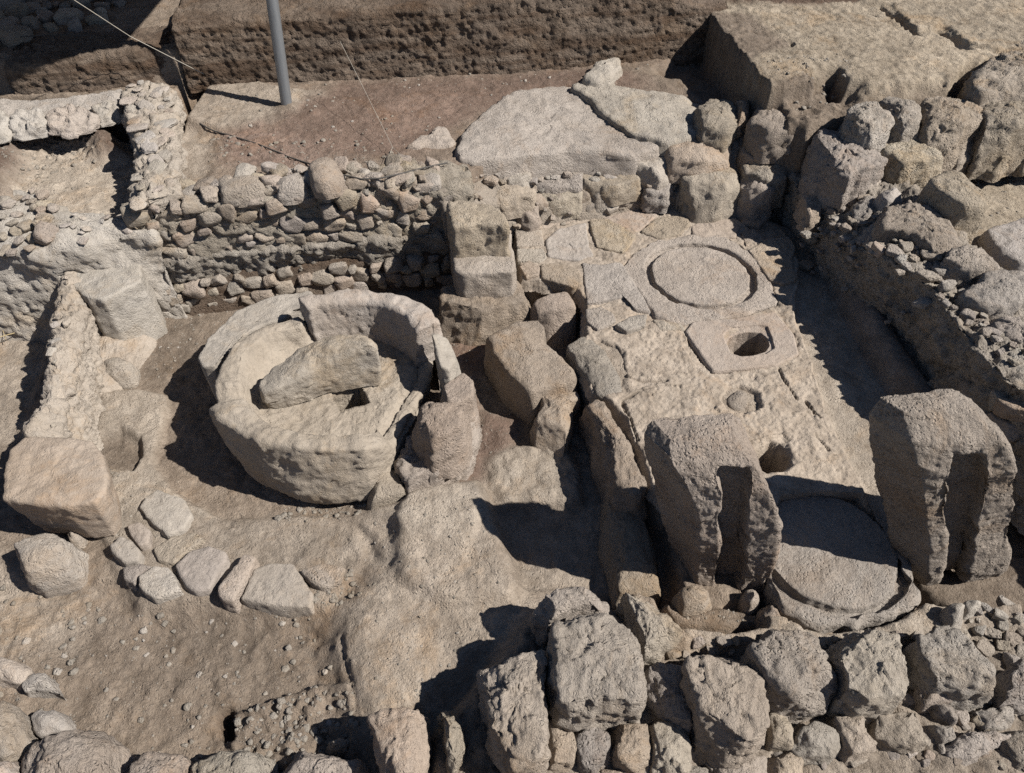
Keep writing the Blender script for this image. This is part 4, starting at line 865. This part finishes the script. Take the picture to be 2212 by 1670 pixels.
# ---- stones stepping down from the press floor to the mill yard
st_ = thing('stone_pier', 'squared stone pier with a stepped front beside the rubble wall', 'pier', (0.0, 5.8, 0.1))
rock('upper_block', '967,437 994,432 1060,442 1086,462 1098,486 1047,484 1020,486 980,490', 1.06, 0.45, st_, 'stone', rnd=0.02, dome=0.0, amp=0.022, flare=0.0, soft=1, pit=0.03)
rock('lower_block', '972,520 1000,500 1100,500 1114,572 1108,588 1002,590 984,584', 0.72, 0.30, st_, 'stone', rnd=0.02, dome=0.0, amp=0.016, flare=0.0, soft=1)
rock('base', '950,640 962,610 1010,600 1130,596 1143,625 1138,645 1062,665 992,680 956,660', 0.44, -0.05, st_, 'mortar', rnd=0.03, dome=0.0, amp=0.03, flare=0.05, facets=4)
for tr, z, zb, m, nm, lab, kw in (
    ('1150,645 1172,630 1226,628 1246,652 1238,668 1170,672', 0.40, -0.05, 'stone', 'facing_stone', 'upright rough facing stone below the paved corner of the press floor', dict(flare=0.03, shift=(-0.01, -0.10), facets=4)),
    ('1222,742 1262,722 1300,742 1345,825 1340,865 1292,850 1262,806', 0.43, -0.02, 'mortar', 'plaster_lump', 'sloping plaster lump at the edge of the press floor beside the stepped block', dict(amp=0.02, dome=0.03)),
    ('1051,737 1087,720 1114,704 1161,700 1177,717 1174,737 1204,760 1244,807 1241,823 1167,840 1151,850 1121,827 1087,790', 0.38, -0.02, 'stone', 'stone_block', 'long worn stepped block between the mill basin and the press floor', dict(amp=0.016, dome=0.02, rnd=0.05, capfn='step')),
    ('1167,845 1237,826 1257,857 1233,870 1235,907 1217,948 1167,941 1154,897 1174,873', 0.30, -0.02, 'stone', 'stone_block', 'smaller worn block at the near end of the stepped block', dict(amp=0.016, rnd=0.05, facets=4)),
    ('1265,868 1290,850 1320,882 1360,950 1385,1015 1402,1048 1380,1072 1332,1050 1306,965 1285,905', 0.45, -0.02, 'mortar', 'plaster_ridge', 'rounded plaster ridge leading down to the left standing stone', dict(rnd=0.09, dome=0.04, amp=0.035, flare=0.05)),
    ('1310,1068 1372,1080 1405,1150 1425,1265 1395,1282 1335,1278 1312,1160', 0.20, -0.05, 'mortar', 'plaster_ridge', 'low plaster ridge in the shade left of the left standing stone', dict(rnd=0.07, dome=0.04, flare=0.05)),
    ('1470,1272 1500,1262 1545,1280 1530,1300 1480,1305', 0.34, 0.1, 'stone', 'stone', 'small broken stone under the foot of the left standing stone', dict(facets=5)),
    ('1612,1272 1635,1268 1645,1290 1625,1305 1612,1290', 0.32, 0.1, 'stone', 'stone', 'small round stone between the left standing stone and the near press bed', dict(facets=4)),
    ('1655,1300 1690,1310 1700,1335 1660,1345 1648,1325', 0.34, 0.1, 'stone_grey', 'stone', 'dark jagged stone tucked against the rim of the near press bed', dict(facets=6, amp=0.03)),
    ('2045,1305 2080,1295 2095,1320 2070,1345 2050,1335', 0.5, 0.2, 'stone', 'stone', 'rounded stone at the right tip of the near press bed', dict(facets=4)),
    ('2085,1300 2120,1288 2122,1305 2095,1318', 0.46, 0.2, 'stone_pale', 'stone', 'thin pale wedge stone beside the rounded stone at right', dict(facets=4)),
    ('20,1168 60,1150 140,1152 158,1175 130,1215 60,1228 30,1215', 0.26, -0.12, 'stone', 'stone_block', 'squat pale stone below the big square block at left', dict(facets=6, amp=0.02)),
    ('145,1150 160,1142 172,1150 165,1165 150,1166', 0.12, -0.1, 'stone', 'stone', 'fist sized stone right of the squat pale stone', dict(facets=4)),
    ('20,970 53,944 165,945 197,950 217,975 231,1027 226,1060 205,1085 140,1092 60,1085 5,1075 8,1020', 0.56, 0.08, 'stone_smooth', 'stone_block', 'big square block with a smooth flat top at the left edge', dict(flare=-0.07, rnd=0.025, dome=0.008, amp=0.014, lump=0.010, soft=0)),
    ):
    if kw.get('capfn') == 'step':
        L0 = poly_w('1060,757 1150,742 1180,735', 0.38)
        def stepfn(V, L0=L0):
            d = (V[:, 1]-(L0[0, 1]+(V[:, 0]-L0[0, 0])*(L0[-1, 1]-L0[0, 1])/(L0[-1, 0]-L0[0, 0]))); w = sstep(-0.02, 0.03, d)*(V[:, 2] > 0.25)
            V = V.copy(); V[:, 2] += 0.07*w; return V
        kw['capfn'] = stepfn
    rock(nm, tr, z, zb, None, m, label=lab, cat={'stone_block': 'block'}.get(nm, 'stone' if 'stone' in nm else 'plaster'), **kw)

# ---- paving fragments in the yard
for tr, z, lab, m in (('310,1075 340,1055 395,1075 415,1110 395,1140 360,1155 325,1125 300,1095', 0.115, 'squarish slab, nearest the mill shadow among the loose paving', 'stone_smooth'),
    ('273,1133 300,1127 323,1143 320,1172 300,1179 277,1153', 0.115, 'small rounded slab left of the squarish slab', 'stone_smooth'), ('237,1177 257,1157 280,1165 303,1190 298,1210 267,1212 243,1193', 0.13, 'rounded kerb like stone at the left end of the loose paving', 'stone_smooth'),
    ('300,1243 327,1223 360,1220 374,1237 393,1275 333,1292 301,1267', 0.115, 'cracked white topped slab at the lower left of the loose paving', 'stone_pale'), ('380,1220 407,1190 450,1178 487,1190 490,1210 470,1233 453,1272 423,1276 397,1260', 0.115, 'round slab with a crack between the white slab and the long bar', 'stone_smooth'),
    ('470,1270 530,1194 553,1204 540,1227 503,1296 477,1290', 0.15, 'long narrow stone bar lying askew among the loose paving', 'stone_pale'), ('520,1292 547,1230 580,1217 633,1217 653,1247 677,1280 670,1312 600,1308', 0.105, 'large tapered slab at the right of the loose paving', 'stone_smooth'),
    ('647,1232 697,1214 746,1226 730,1253 703,1268 673,1257', 0.125, 'jagged grey slab at the far right of the loose paving', 'stone_grey'), ('330,1185 370,1160 420,1150 440,1165 405,1190 375,1215 340,1210', 0.09, 'uneven mortar patch slab in the middle of the loose paving', 'stone'),
    ('265,1225 300,1215 330,1222 300,1240 290,1262 268,1250', 0.09, 'thin broken stone edge left of the white topped slab', 'stone')):
    rock('paving_slab', tr, z, -0.12, None, m, flare=0.01, dome=0.006, rnd=0.016, amp=0.010, lump=0.008, step=0.014, soft=1, label=lab, cat='slab')

# ================================================================== MILL BASIN
MC = (-1.34, 4.26); FLZ = 0.42
mill = thing('mill_basin', 'large broken round stone mill basin with a socket in its floor', 'mill basin', (MC[0], MC[1], 0))
def interp_deg(phi, pairs):
    a = np.array([p[0] for p in pairs], float); b = np.array([p[1] for p in pairs], float)
    return np.interp(phi, np.r_[a-360, a, a+360], np.r_[b, b, b])
def mill_bowl():
    n = 300; ph = np.linspace(0, 360, n, endpoint=False); a = np.radians(ph)
    nz = vnoise(np.stack([np.cos(a)*7, np.sin(a)*7, 0*a], 1), 91); nz2 = vnoise(np.stack([np.cos(a)*18, np.sin(a)*18, 0*a], 1), 92)
    rin = interp_deg(ph, [(0, .45), (30, .62), (45, .72), (90, .82), (120, .84), (127, .80), (147, .92), (164, .91), (188, .82), (210, .76), (227, .73), (249, .67), (272, .64), (292, .66), (312, .50), (335, .44)])
    rout = interp_deg(ph, [(0, .56), (30, .74), (45, .86), (90, .92), (125, .95), (145, 1.04), (160, 1.08), (180, 1.04), (192, 1.00), (200, 1.05), (221, .92), (245, .83), (269, .79), (288, .82), (298, .78), (316, .60), (335, .54)])
    zr = interp_deg(ph, [(0, .42), (35, .42), (118, .45), (125, .63), (160, .66), (186, .66), (191, .60), (197, .60), (201, .69), (240, .70), (290, .68), (297, .62), (312, .43)])+0.012*nz+0.004*nz2
    brk = sstep(0.56, 0.46, zr); zr = zr*(1-brk)+(FLZ-0.012)*brk
    bel = interp_deg(ph, [(0, .62), (30, .78), (90, .92), (140, 1.03), (180, 1.08), (200, 1.10), (215, 1.06), (244, .98), (266, .95), (288, .92), (302, .80), (320, .66)])
    rc = rout.copy(); rin = rin+0.008*nz+0.004*nz2; rout = rout+0.008*nz+0.006*nz2; rout = np.maximum(rout, rin+0.06)
    sq = 0.135/np.maximum(np.abs(np.cos(a-0.5)), np.abs(np.sin(a-0.5)))**0.8
    def ring(r, z): return np.stack([MC[0]+np.cos(a)*r, MC[1]+np.sin(a)*r, np.ones(n)*z], 1)
    zf = np.minimum(zr, FLZ+0.02)-0.03*brk
    lo = bel*0.90
    secs = [ring(lo*0.80, -0.06), ring(lo*0.90, 0.02), ring(lo*0.985, 0.09), ring(lo, np.minimum(0.16, zr-0.1)), ring(0.5*lo+0.5*rc+0.012, np.minimum(0.36, zr-0.07)), ring(rc+0.004, zr-0.07), ring(rout, zr-0.02), ring(rout-0.02, zr-0.002), ring((rin+rout)/2, zr+0.008), ring(rin+0.012, zr-0.002), ring(rin-0.008, zr-0.03), ring(np.minimum(rin-0.05, 0.80), zf+0.03), ring(np.minimum(rin-0.09, 0.74), FLZ), ring(np.maximum(sq*1.6, 0.2)*0.9, FLZ-0.012), ring(sq, FLZ-0.015), ring(sq*0.97, FLZ-0.06), ring(sq*0.95, 0.12), np.array([[MC[0], MC[1], 0.10]])]
    V, Q = loft(secs, 0.02); V = displace(V, Q, 0.020, 6, 777, 5, 0.012, 0.014)
    link('bowl', mesh_np('bowl', V, Q), 'stone_smooth', mill)
mill_bowl()
def arc_piece(name, p0, p1, rin, rout, ztop, zb, seed, mat='stone_smooth'):
    n = max(10, int(math.radians(p1-p0)*0.9/0.02)); ph = np.linspace(p0, p1, n); a = np.radians(ph)
    def arc(r, z):
        r = np.interp(ph, *r); z = np.interp(ph, *z); return np.stack([MC[0]+np.cos(a)*r, MC[1]+np.sin(a)*r, z], 1)
    o = arc(rout, ztop); i = arc(rin, ztop)
    band(name, o, i, mill, mat, zb, FLZ-0.02, 0.018, 0.018, 6, batter=(0.03, 0.05), lump=0.015, crown=0.012, pit=0.008, seed=seed, rnd=0.025)
arc_piece('rim_fragment', 36, 121, ([36, 58, 77, 96, 121], [.68, .72, .75, .75, .78]), ([36, 46, 61, 79, 96, 108, 121], [.90, .94, .95, .91, .95, .91, .95]), ([36, 50, 75, 121], [.80, .82, .82, .83]), 0.0, 31)
Zm = lambda s: zz(s, 368.7, 571.4)
rock('rim_fragment', Zm('1690,450 1735,446 1790,470 1830,540 1845,620 1800,680 1745,650 1715,540'), 0.76, 0.1, mill, 'stone_smooth', tx=-0.55, rnd=0.015, soft=0, flare=0.05, shift=(0.06, 0), dome=0)
rock('rim_fragment', Zm('1710,825 1800,742 1900,695 1965,750 1955,850 1890,915 1830,905'), 0.62, 0.05, mill, 'stone', facets=2, rnd=0.02, soft=0, dome=0)
rock('rim_fragment', Zm('1540,970 1690,842 1780,870 1885,930 1870,1035 1800,1090 1690,1130 1640,1060'), 0.66, 0.22, mill, 'stone', rnd=0.02, soft=0, dome=0, flare=0.06, facets=3, chip=1.0, amp=0.022)
rock('foot', Zm('1500,1100 1650,1150 1850,1050 1960,880 1990,960 1900,1200 1700,1340 1540,1400 1420,1260'), 0.34, -0.05, mill, 'stone', facets=4, amp=0.035, flare=0.05, dome=0.0, chip=1.0)
rock('foot', Zm('1265,1465 1330,1340 1400,1275 1470,1350 1505,1440 1490,1475 1290,1520'), 0.24, -0.05, mill, 'stone', facets=6, rnd=0.02, soft=1)
rock('foot', Zm('1400,1245 1500,1240 1540,1300 1520,1370 1470,1350'), 0.27, -0.05, mill, 'stone', facets=5, rnd=0.02, soft=1)
# upper crushing stone lying in the basin
rock('crushing_stone', Zm('562,770 600,705 700,622 850,523 1000,452 1110,430 1240,440 1320,488 1335,518 1240,545 1120,592 1000,642 880,705 760,762 640,812 585,822'), 0.76, 0.43, None, 'stone_smooth', tx=0.24, ty=0.10, flare=-0.02, dome=0.03, rnd=0.05, amp=0.018, lump=0.012, facets=0, step=0.014, soft=3,
     label='broken upper crushing stone lying tilted inside the mill basin', cat='millstone')
rock('basin_fragment', Zm('172,600 230,490 350,362 420,300 600,222 800,180 912,166 940,215 990,238 840,258 800,285 720,352 600,388 500,440 390,500 330,590 285,660 200,655'), 0.56, 0.05, None, 'stone_smooth', flare=-0.02, dome=0.0, rnd=0.02, amp=0.012, lump=0.012, step=0.018, soft=1,
     label='flat crescent shaped stone slab leaning behind the left rim of the mill basin', cat='slab')

# ================================================================== STANDING STONES
def standing(name, rows, slot, label):
    """rows: (z, FL, FR, BR, BL); slot: ((z,x0,x1)...) groove in the front face"""
    n = 190; secs = []
    for z, *cs in rows:
        P = np.array([(x, y, z) for x, y in cs]); P = smooth_loop(resample(P, n), 5); secs.append(P)
    # keep corresponding points aligned with the corners of each row
    secs = []
    for z, *cs in rows:
        per = []; share = [0.34, 0.2, 0.26, 0.2]
        for k in range(4):
            m = int(round(n*share[k])); a, b = np.array(cs[k]), np.array(cs[(k+1) % 4]); t = np.arange(m)[:, None]/m; per.append(a*(1-t)+b*t)
        P = np.concatenate(per); P = np.c_[P, np.full(len(P), z)]; secs.append(smooth_loop(P, 6))
    top = secs[-1]; c = top.mean(0); c[2] += 0.02
    V, Q = loft(secs+[c[None]], 0.0145)
    zs = np.array([r[0] for r in rows]); yf = np.interp(V[:, 2], zs, [min(r[1][1], r[2][1]) for r in rows])
    s0 = np.interp(V[:, 2], [s[0] for s in slot], [s[1] for s in slot]); s1 = np.interp(V[:, 2], [s[0] for s in slot], [s[2] for s in slot])
    jz = 0.014*vnoise(np.stack([V[:, 2]*9, 0*V[:, 2], 0*V[:, 2]], 1), 3); jw = 0.014*vnoise(np.stack([V[:, 2]*11, 0*V[:, 2]+7, 0*V[:, 2]], 1), 4); s0 = s0+jz; s1 = s1+jw
    w = sstep(-0.008, 0.008, V[:, 0]-s0)*sstep(-0.008, 0.008, s1-V[:, 0])*(1-sstep(0.08, 0.13, V[:, 1]-yf))*(1-sstep(slot[-1][0]-0.02, slot[-1][0]+0.04, V[:, 2]))
    V[:, 1] += 0.11*w
    V = displace(V, Q, 0.018, 6, nseed(), 5, 0.012, 0.035, 2.5, chip=0.4)
    org = np.array([secs[0][:, 0].mean(), secs[0][:, 1].mean(), rows[0][0]])
    o = link(name, mesh_np(name, V-org, Q), 'stone_grey', None, org); tag(o, label, 'standing stone'); return o
standing('standing_stone', [(0.05, (1.29, 2.66), (1.75, 2.62), (1.74, 3.02), (1.18, 2.95)), (0.3, (1.26, 2.66), (1.75, 2.60), (1.75, 3.05), (1.10, 2.98)), (0.65, (1.21, 2.65), (1.71, 2.59), (1.70, 3.12), (0.98, 3.04)), (1.0, (1.15, 2.66), (1.64, 2.61), (1.60, 3.15), (0.89, 3.04)), (1.28, (1.02, 2.69), (1.53, 2.65), (1.48, 3.14), (0.80, 3.00)), (1.42, (0.92, 2.77), (1.43, 2.72), (1.42, 3.12), (0.79, 3.00)), (1.50, (0.93, 2.87), (1.32, 2.84), (1.34, 3.08), (0.84, 3.03))],
         [(0.0, 1.42, 1.59), (0.35, 1.39, 1.56), (0.8, 1.32, 1.48), (1.36, 1.23, 1.38)], 'standing stone with a vertical slot, left of the near press bed')
standing('standing_stone', [(0.2, (2.86, 2.66), (3.40, 2.73), (3.40, 3.1), (2.74, 2.85)), (0.4, (2.80, 2.65), (3.36, 2.72), (3.35, 3.12), (2.64, 2.85)), (0.75, (2.67, 2.66), (3.22, 2.69), (3.2, 3.16), (2.44, 2.88)), (1.1, (2.51, 2.68), (3.08, 2.68), (3.02, 3.18), (2.27, 2.92)), (1.4, (2.37, 2.70), (2.95, 2.69), (2.9, 3.18), (2.15, 2.95)), (1.6, (2.27, 2.76), (2.80, 2.74), (2.78, 3.12), (2.09, 2.97)), (1.72, (2.22, 2.88), (2.62, 2.86), (2.62, 3.06), (2.13, 3.0))],
         [(0.0, 3.02, 3.21), (0.45, 2.89, 3.07), (0.9, 2.74, 2.92), (1.50, 2.53, 2.72)], 'standing stone with a vertical slot, right of the near press bed')

# ================================================================== POLE, SHADE SAIL, STRINGS, CABLE, STRAW
bx0, by0 = W(620, 236, 1.08)
base = np.array((float(bx0), float(by0), 1.04)); topp = np.array((base[0]+0.17, base[1]+0.38, 4.5))
pole = thing('canopy_pole', 'grey galvanised metal pole rising from the earth floor at the back', 'pole', tuple(base))
n = 40; t = np.linspace(0, 1, n)[:, None]
tube('shaft', base+(topp-base)*t, 0.062, pole, 'galvanised', 24)
# shade sail carried by the pole, outside the picture: its edge throws the shade in the far left corner
h_ = (4.5-1.5)/math.tan(SUN_EL); ox, oy = h_*math.cos(SHADOW_AZ), -h_*math.sin(SHADOW_AZ)
sh = np.array([(-4.66, 14.5), (-4.62, 10.4), (-4.56, 9.3), (-4.52, 8.86), (-5.55, 8.36), (-6.7, 7.9), (-13, 7.9), (-13, 14.5)])+np.array((ox, oy))
V = np.array([(x, y, 4.5) for x, y in sh]+[(x, y, 4.53) for x, y in sh]); k = len(sh)
me = bpy.data.meshes.new('shade_sail'); me.from_pydata(V.tolist(), [], [list(range(k))[::-1], list(range(k, 2*k))]+[[i, (i+1) % k, k+(i+1) % k, k+i] for i in range(k)])
o = link('shade_sail', me, 'canvas'); tag(o, 'grey shade sail above the far left corner, outside the picture', 'canopy')

def strand(name, P, r, mat, label, cat, sag=0.0, wob=0.0):
    P = np.asarray(P, float); Q = []
    for a, b in zip(P[:-1], P[1:]):
        for s in np.linspace(0, 1, 14, endpoint=False): q = a*(1-s)+b*s; q = q.copy(); q[2] -= sag*4*s*(1-s); Q.append(q)
    Q.append(P[-1]); Q = np.array(Q)
    if wob: Q[:, :2] += wob*np.stack([vnoise(Q*4, 5), vnoise(Q*4, 6)], 1)
    return tube(name, Q, r, None, mat, 6, label, cat)
def at(px, py, z): x, y = W(px, py, z); return (float(x), float(y), z)
strand('string_line', [at(160, 0, 2.25), at(280, 78, 1.75), at(440, 160, 1.30)], 0.0038, 'rope', 'taut pale string stretched across the upper left corner', 'string')
strand('string_line', [at(735, 90, 1.75), at(790, 200, 1.42), at(848, 318, 1.16)], 0.0022, 'rope', 'thin string slanting down from the earth section to the floor', 'string')
strand('string_line', [at(848, 318, 1.16), at(825, 376, 1.2)], 0.0022, 'rope', 'short string leg, left one of the two at the foot of the slanting string', 'string')
strand('string_line', [at(848, 318, 1.16), at(885, 354, 1.2)], 0.0022, 'rope', 'short string leg, right one of the two at the foot of the slanting string', 'string')
def on_ground(tr, lift):
    p = pts(tr); out = []
    for x, y, _ in p:
        z = 1.1
        for _ in range(5):
            X, Y = W(x, y, z); z = float(ground_z(np.array([X]), np.array([Y]))[0])+lift
        out.append((float(X), float(Y), z))
    return out
strand('cable', on_ground('398,258 430,268 465,282 520,300 580,320 620,338 662,352', 0.012)+[at(735, 378, 1.26), at(780, 388, 1.26), at(822, 386, 1.26), at(900, 365, 1.24), at(965, 352, 1.2)], 0.008, 'cable', 'thin dark cable snaking over the earth floor to the rubble wall', 'cable', wob=0.02)
strand('cable', on_ground('100,206 160,204 258,206', 0.12), 0.006, 'cable', 'thin dark cable along the top of the pale wall', 'cable')
r = random.Random(77); sv = []; sq = []
for k in range(14):
    c = np.array(at(r.gauss(22, 14), r.gauss(690, 22), 0.03+r.random()*0.05)); a = r.gauss(-1.2, 0.5); L = r.uniform(0.1, 0.32)
    d = np.array((math.cos(a), math.sin(a), r.uniform(-.2, .25))); s = np.array((-math.sin(a), math.cos(a), 0))*0.0035; u = np.array((0, 0, 0.004)); b = len(sv)
    for e in (c-d*L/2, c, c+d*L/2): sv += [e-s-u, e+s-u, e+u]
    for g in range(2):
        for i in range(3): sq.append([b+g*3+i, b+g*3+(i+1) % 3, b+(g+1)*3+(i+1) % 3, b+(g+1)*3+i])
o = link('dry_straw', mesh_np('dry_straw', np.array(sv), np.array(sq)), 'straw'); tag(o, 'wisp of dry yellow straw at the left edge beside the plastered wall', None, None, 'stuff')

# ================================================================== LOOSE STONES AND GRIT
def pebbles(name, specs, mat, label, seed):
    rg = np.random.RandomState(seed); base_v = []
    for i in range(8):
        V, Q = unit_rock(900+i, 4, 6); base_v.append((V, Q))
    vs_, qs_ = [], []; off = 0
    for tr, z, n, s0, s1 in specs:
        P = poly_w(tr, z); lo, hi = P[:, :2].min(0), P[:, :2].max(0); m = 0
        X = rg.uniform(lo[0], hi[0], n*6); Y = rg.uniform(lo[1], hi[1], n*6); ok = sdf_poly(X, Y, P) < 0; X, Y = X[ok][:n], Y[ok][:n]
        Z = ground_z(X, Y)
        for x, y, zz_ in zip(X, Y, Z):
            V, Q = base_v[rg.randint(8)]; s = s0+(s1-s0)*rg.rand()**4; a = rg.rand()*6.28; ca, sa = math.cos(a), math.sin(a)
            sc = np.array((s, s*rg.uniform(.6, 1), s*rg.uniform(.45, .8))); v = V*sc; v = np.stack([v[:, 0]*ca-v[:, 1]*sa, v[:, 0]*sa+v[:, 1]*ca, v[:, 2]], 1)+(x, y, zz_-s*0.05)
            vs_.append(v); qs_.append(Q+off); off += len(V)
    o = link(name, mesh_np(name, np.concatenate(vs_), np.concatenate(qs_)), mat); o['kind'] = 'stuff'; o['label'] = label
pebbles('gravel', [('-100,1260 130,1240 290,1330 680,1340 760,1450 770,1600 500,1640 -100,1620', -0.1, 480, 0.003, 0.030), ('500,1540 700,1490 770,1500 775,1640 520,1650', 0.0, 300, 0.004, 0.028), ('690,1225 760,1235 785,1290 700,1310 670,1300', 0.05, 70, 0.008, 0.03), ('310,640 520,620 440,800 230,840', 0.0, 220, 0.004, 0.018),
    ('450,290 700,300 900,330 700,370 450,370', 1.08, 200, 0.005, 0.034), ('430,190 1250,150 1480,135 1250,200 980,270 900,330 560,290', 1.08, 240, 0.004, 0.022), ('1480,1310 1640,1310 1640,1345 1480,1345', 0.22, 60, 0.004, 0.016), ('960,720 1050,740 1130,960 960,1020', 0.05, 170, 0.004, 0.018),
    ('780,1120 1040,1060 1120,1260 900,1500 780,1550', 0.2, 200, 0.004, 0.014), ('2060,360 2212,350 2212,500 2140,500', 0.95, 80, 0.006, 0.03), ('1640,200 1800,180 1830,240 1700,270', 1.22, 120, 0.006, 0.03), ('220,1000 450,1130 420,1220 240,1200', 0.06, 120, 0.004, 0.014),
    ('0,320 200,320 200,450 0,420', 0.74, 150, 0.005, 0.02), ('0,290 200,270 220,310 0,380', 0.98, 160, 0.006, 0.03), ('620,1070 800,1080 780,1130 600,1140', 0.0, 90, 0.008, 0.035)], 'rubble_stone', 'loose grit and pebbles strewn over the earth floors', 3)
pebbles('pebbles', [('-100,1260 130,1240 290,1330 680,1340 760,1450 770,1600 500,1640 -100,1620', -0.1, 90, 0.004, 0.030), ('310,640 520,620 440,800 230,840', 0.0, 40, 0.004, 0.018), ('430,200 1250,160 1480,140 980,270 900,330 560,290', 1.08, 60, 0.004, 0.026), ('1640,200 1800,180 1830,240 1700,270', 1.22, 30, 0.005, 0.02), ('780,1120 1040,1060 1120,1260 900,1500 780,1550', 0.2, 50, 0.004, 0.014)], 'stone_pale', 'pale limestone chips scattered over the soil', 9)
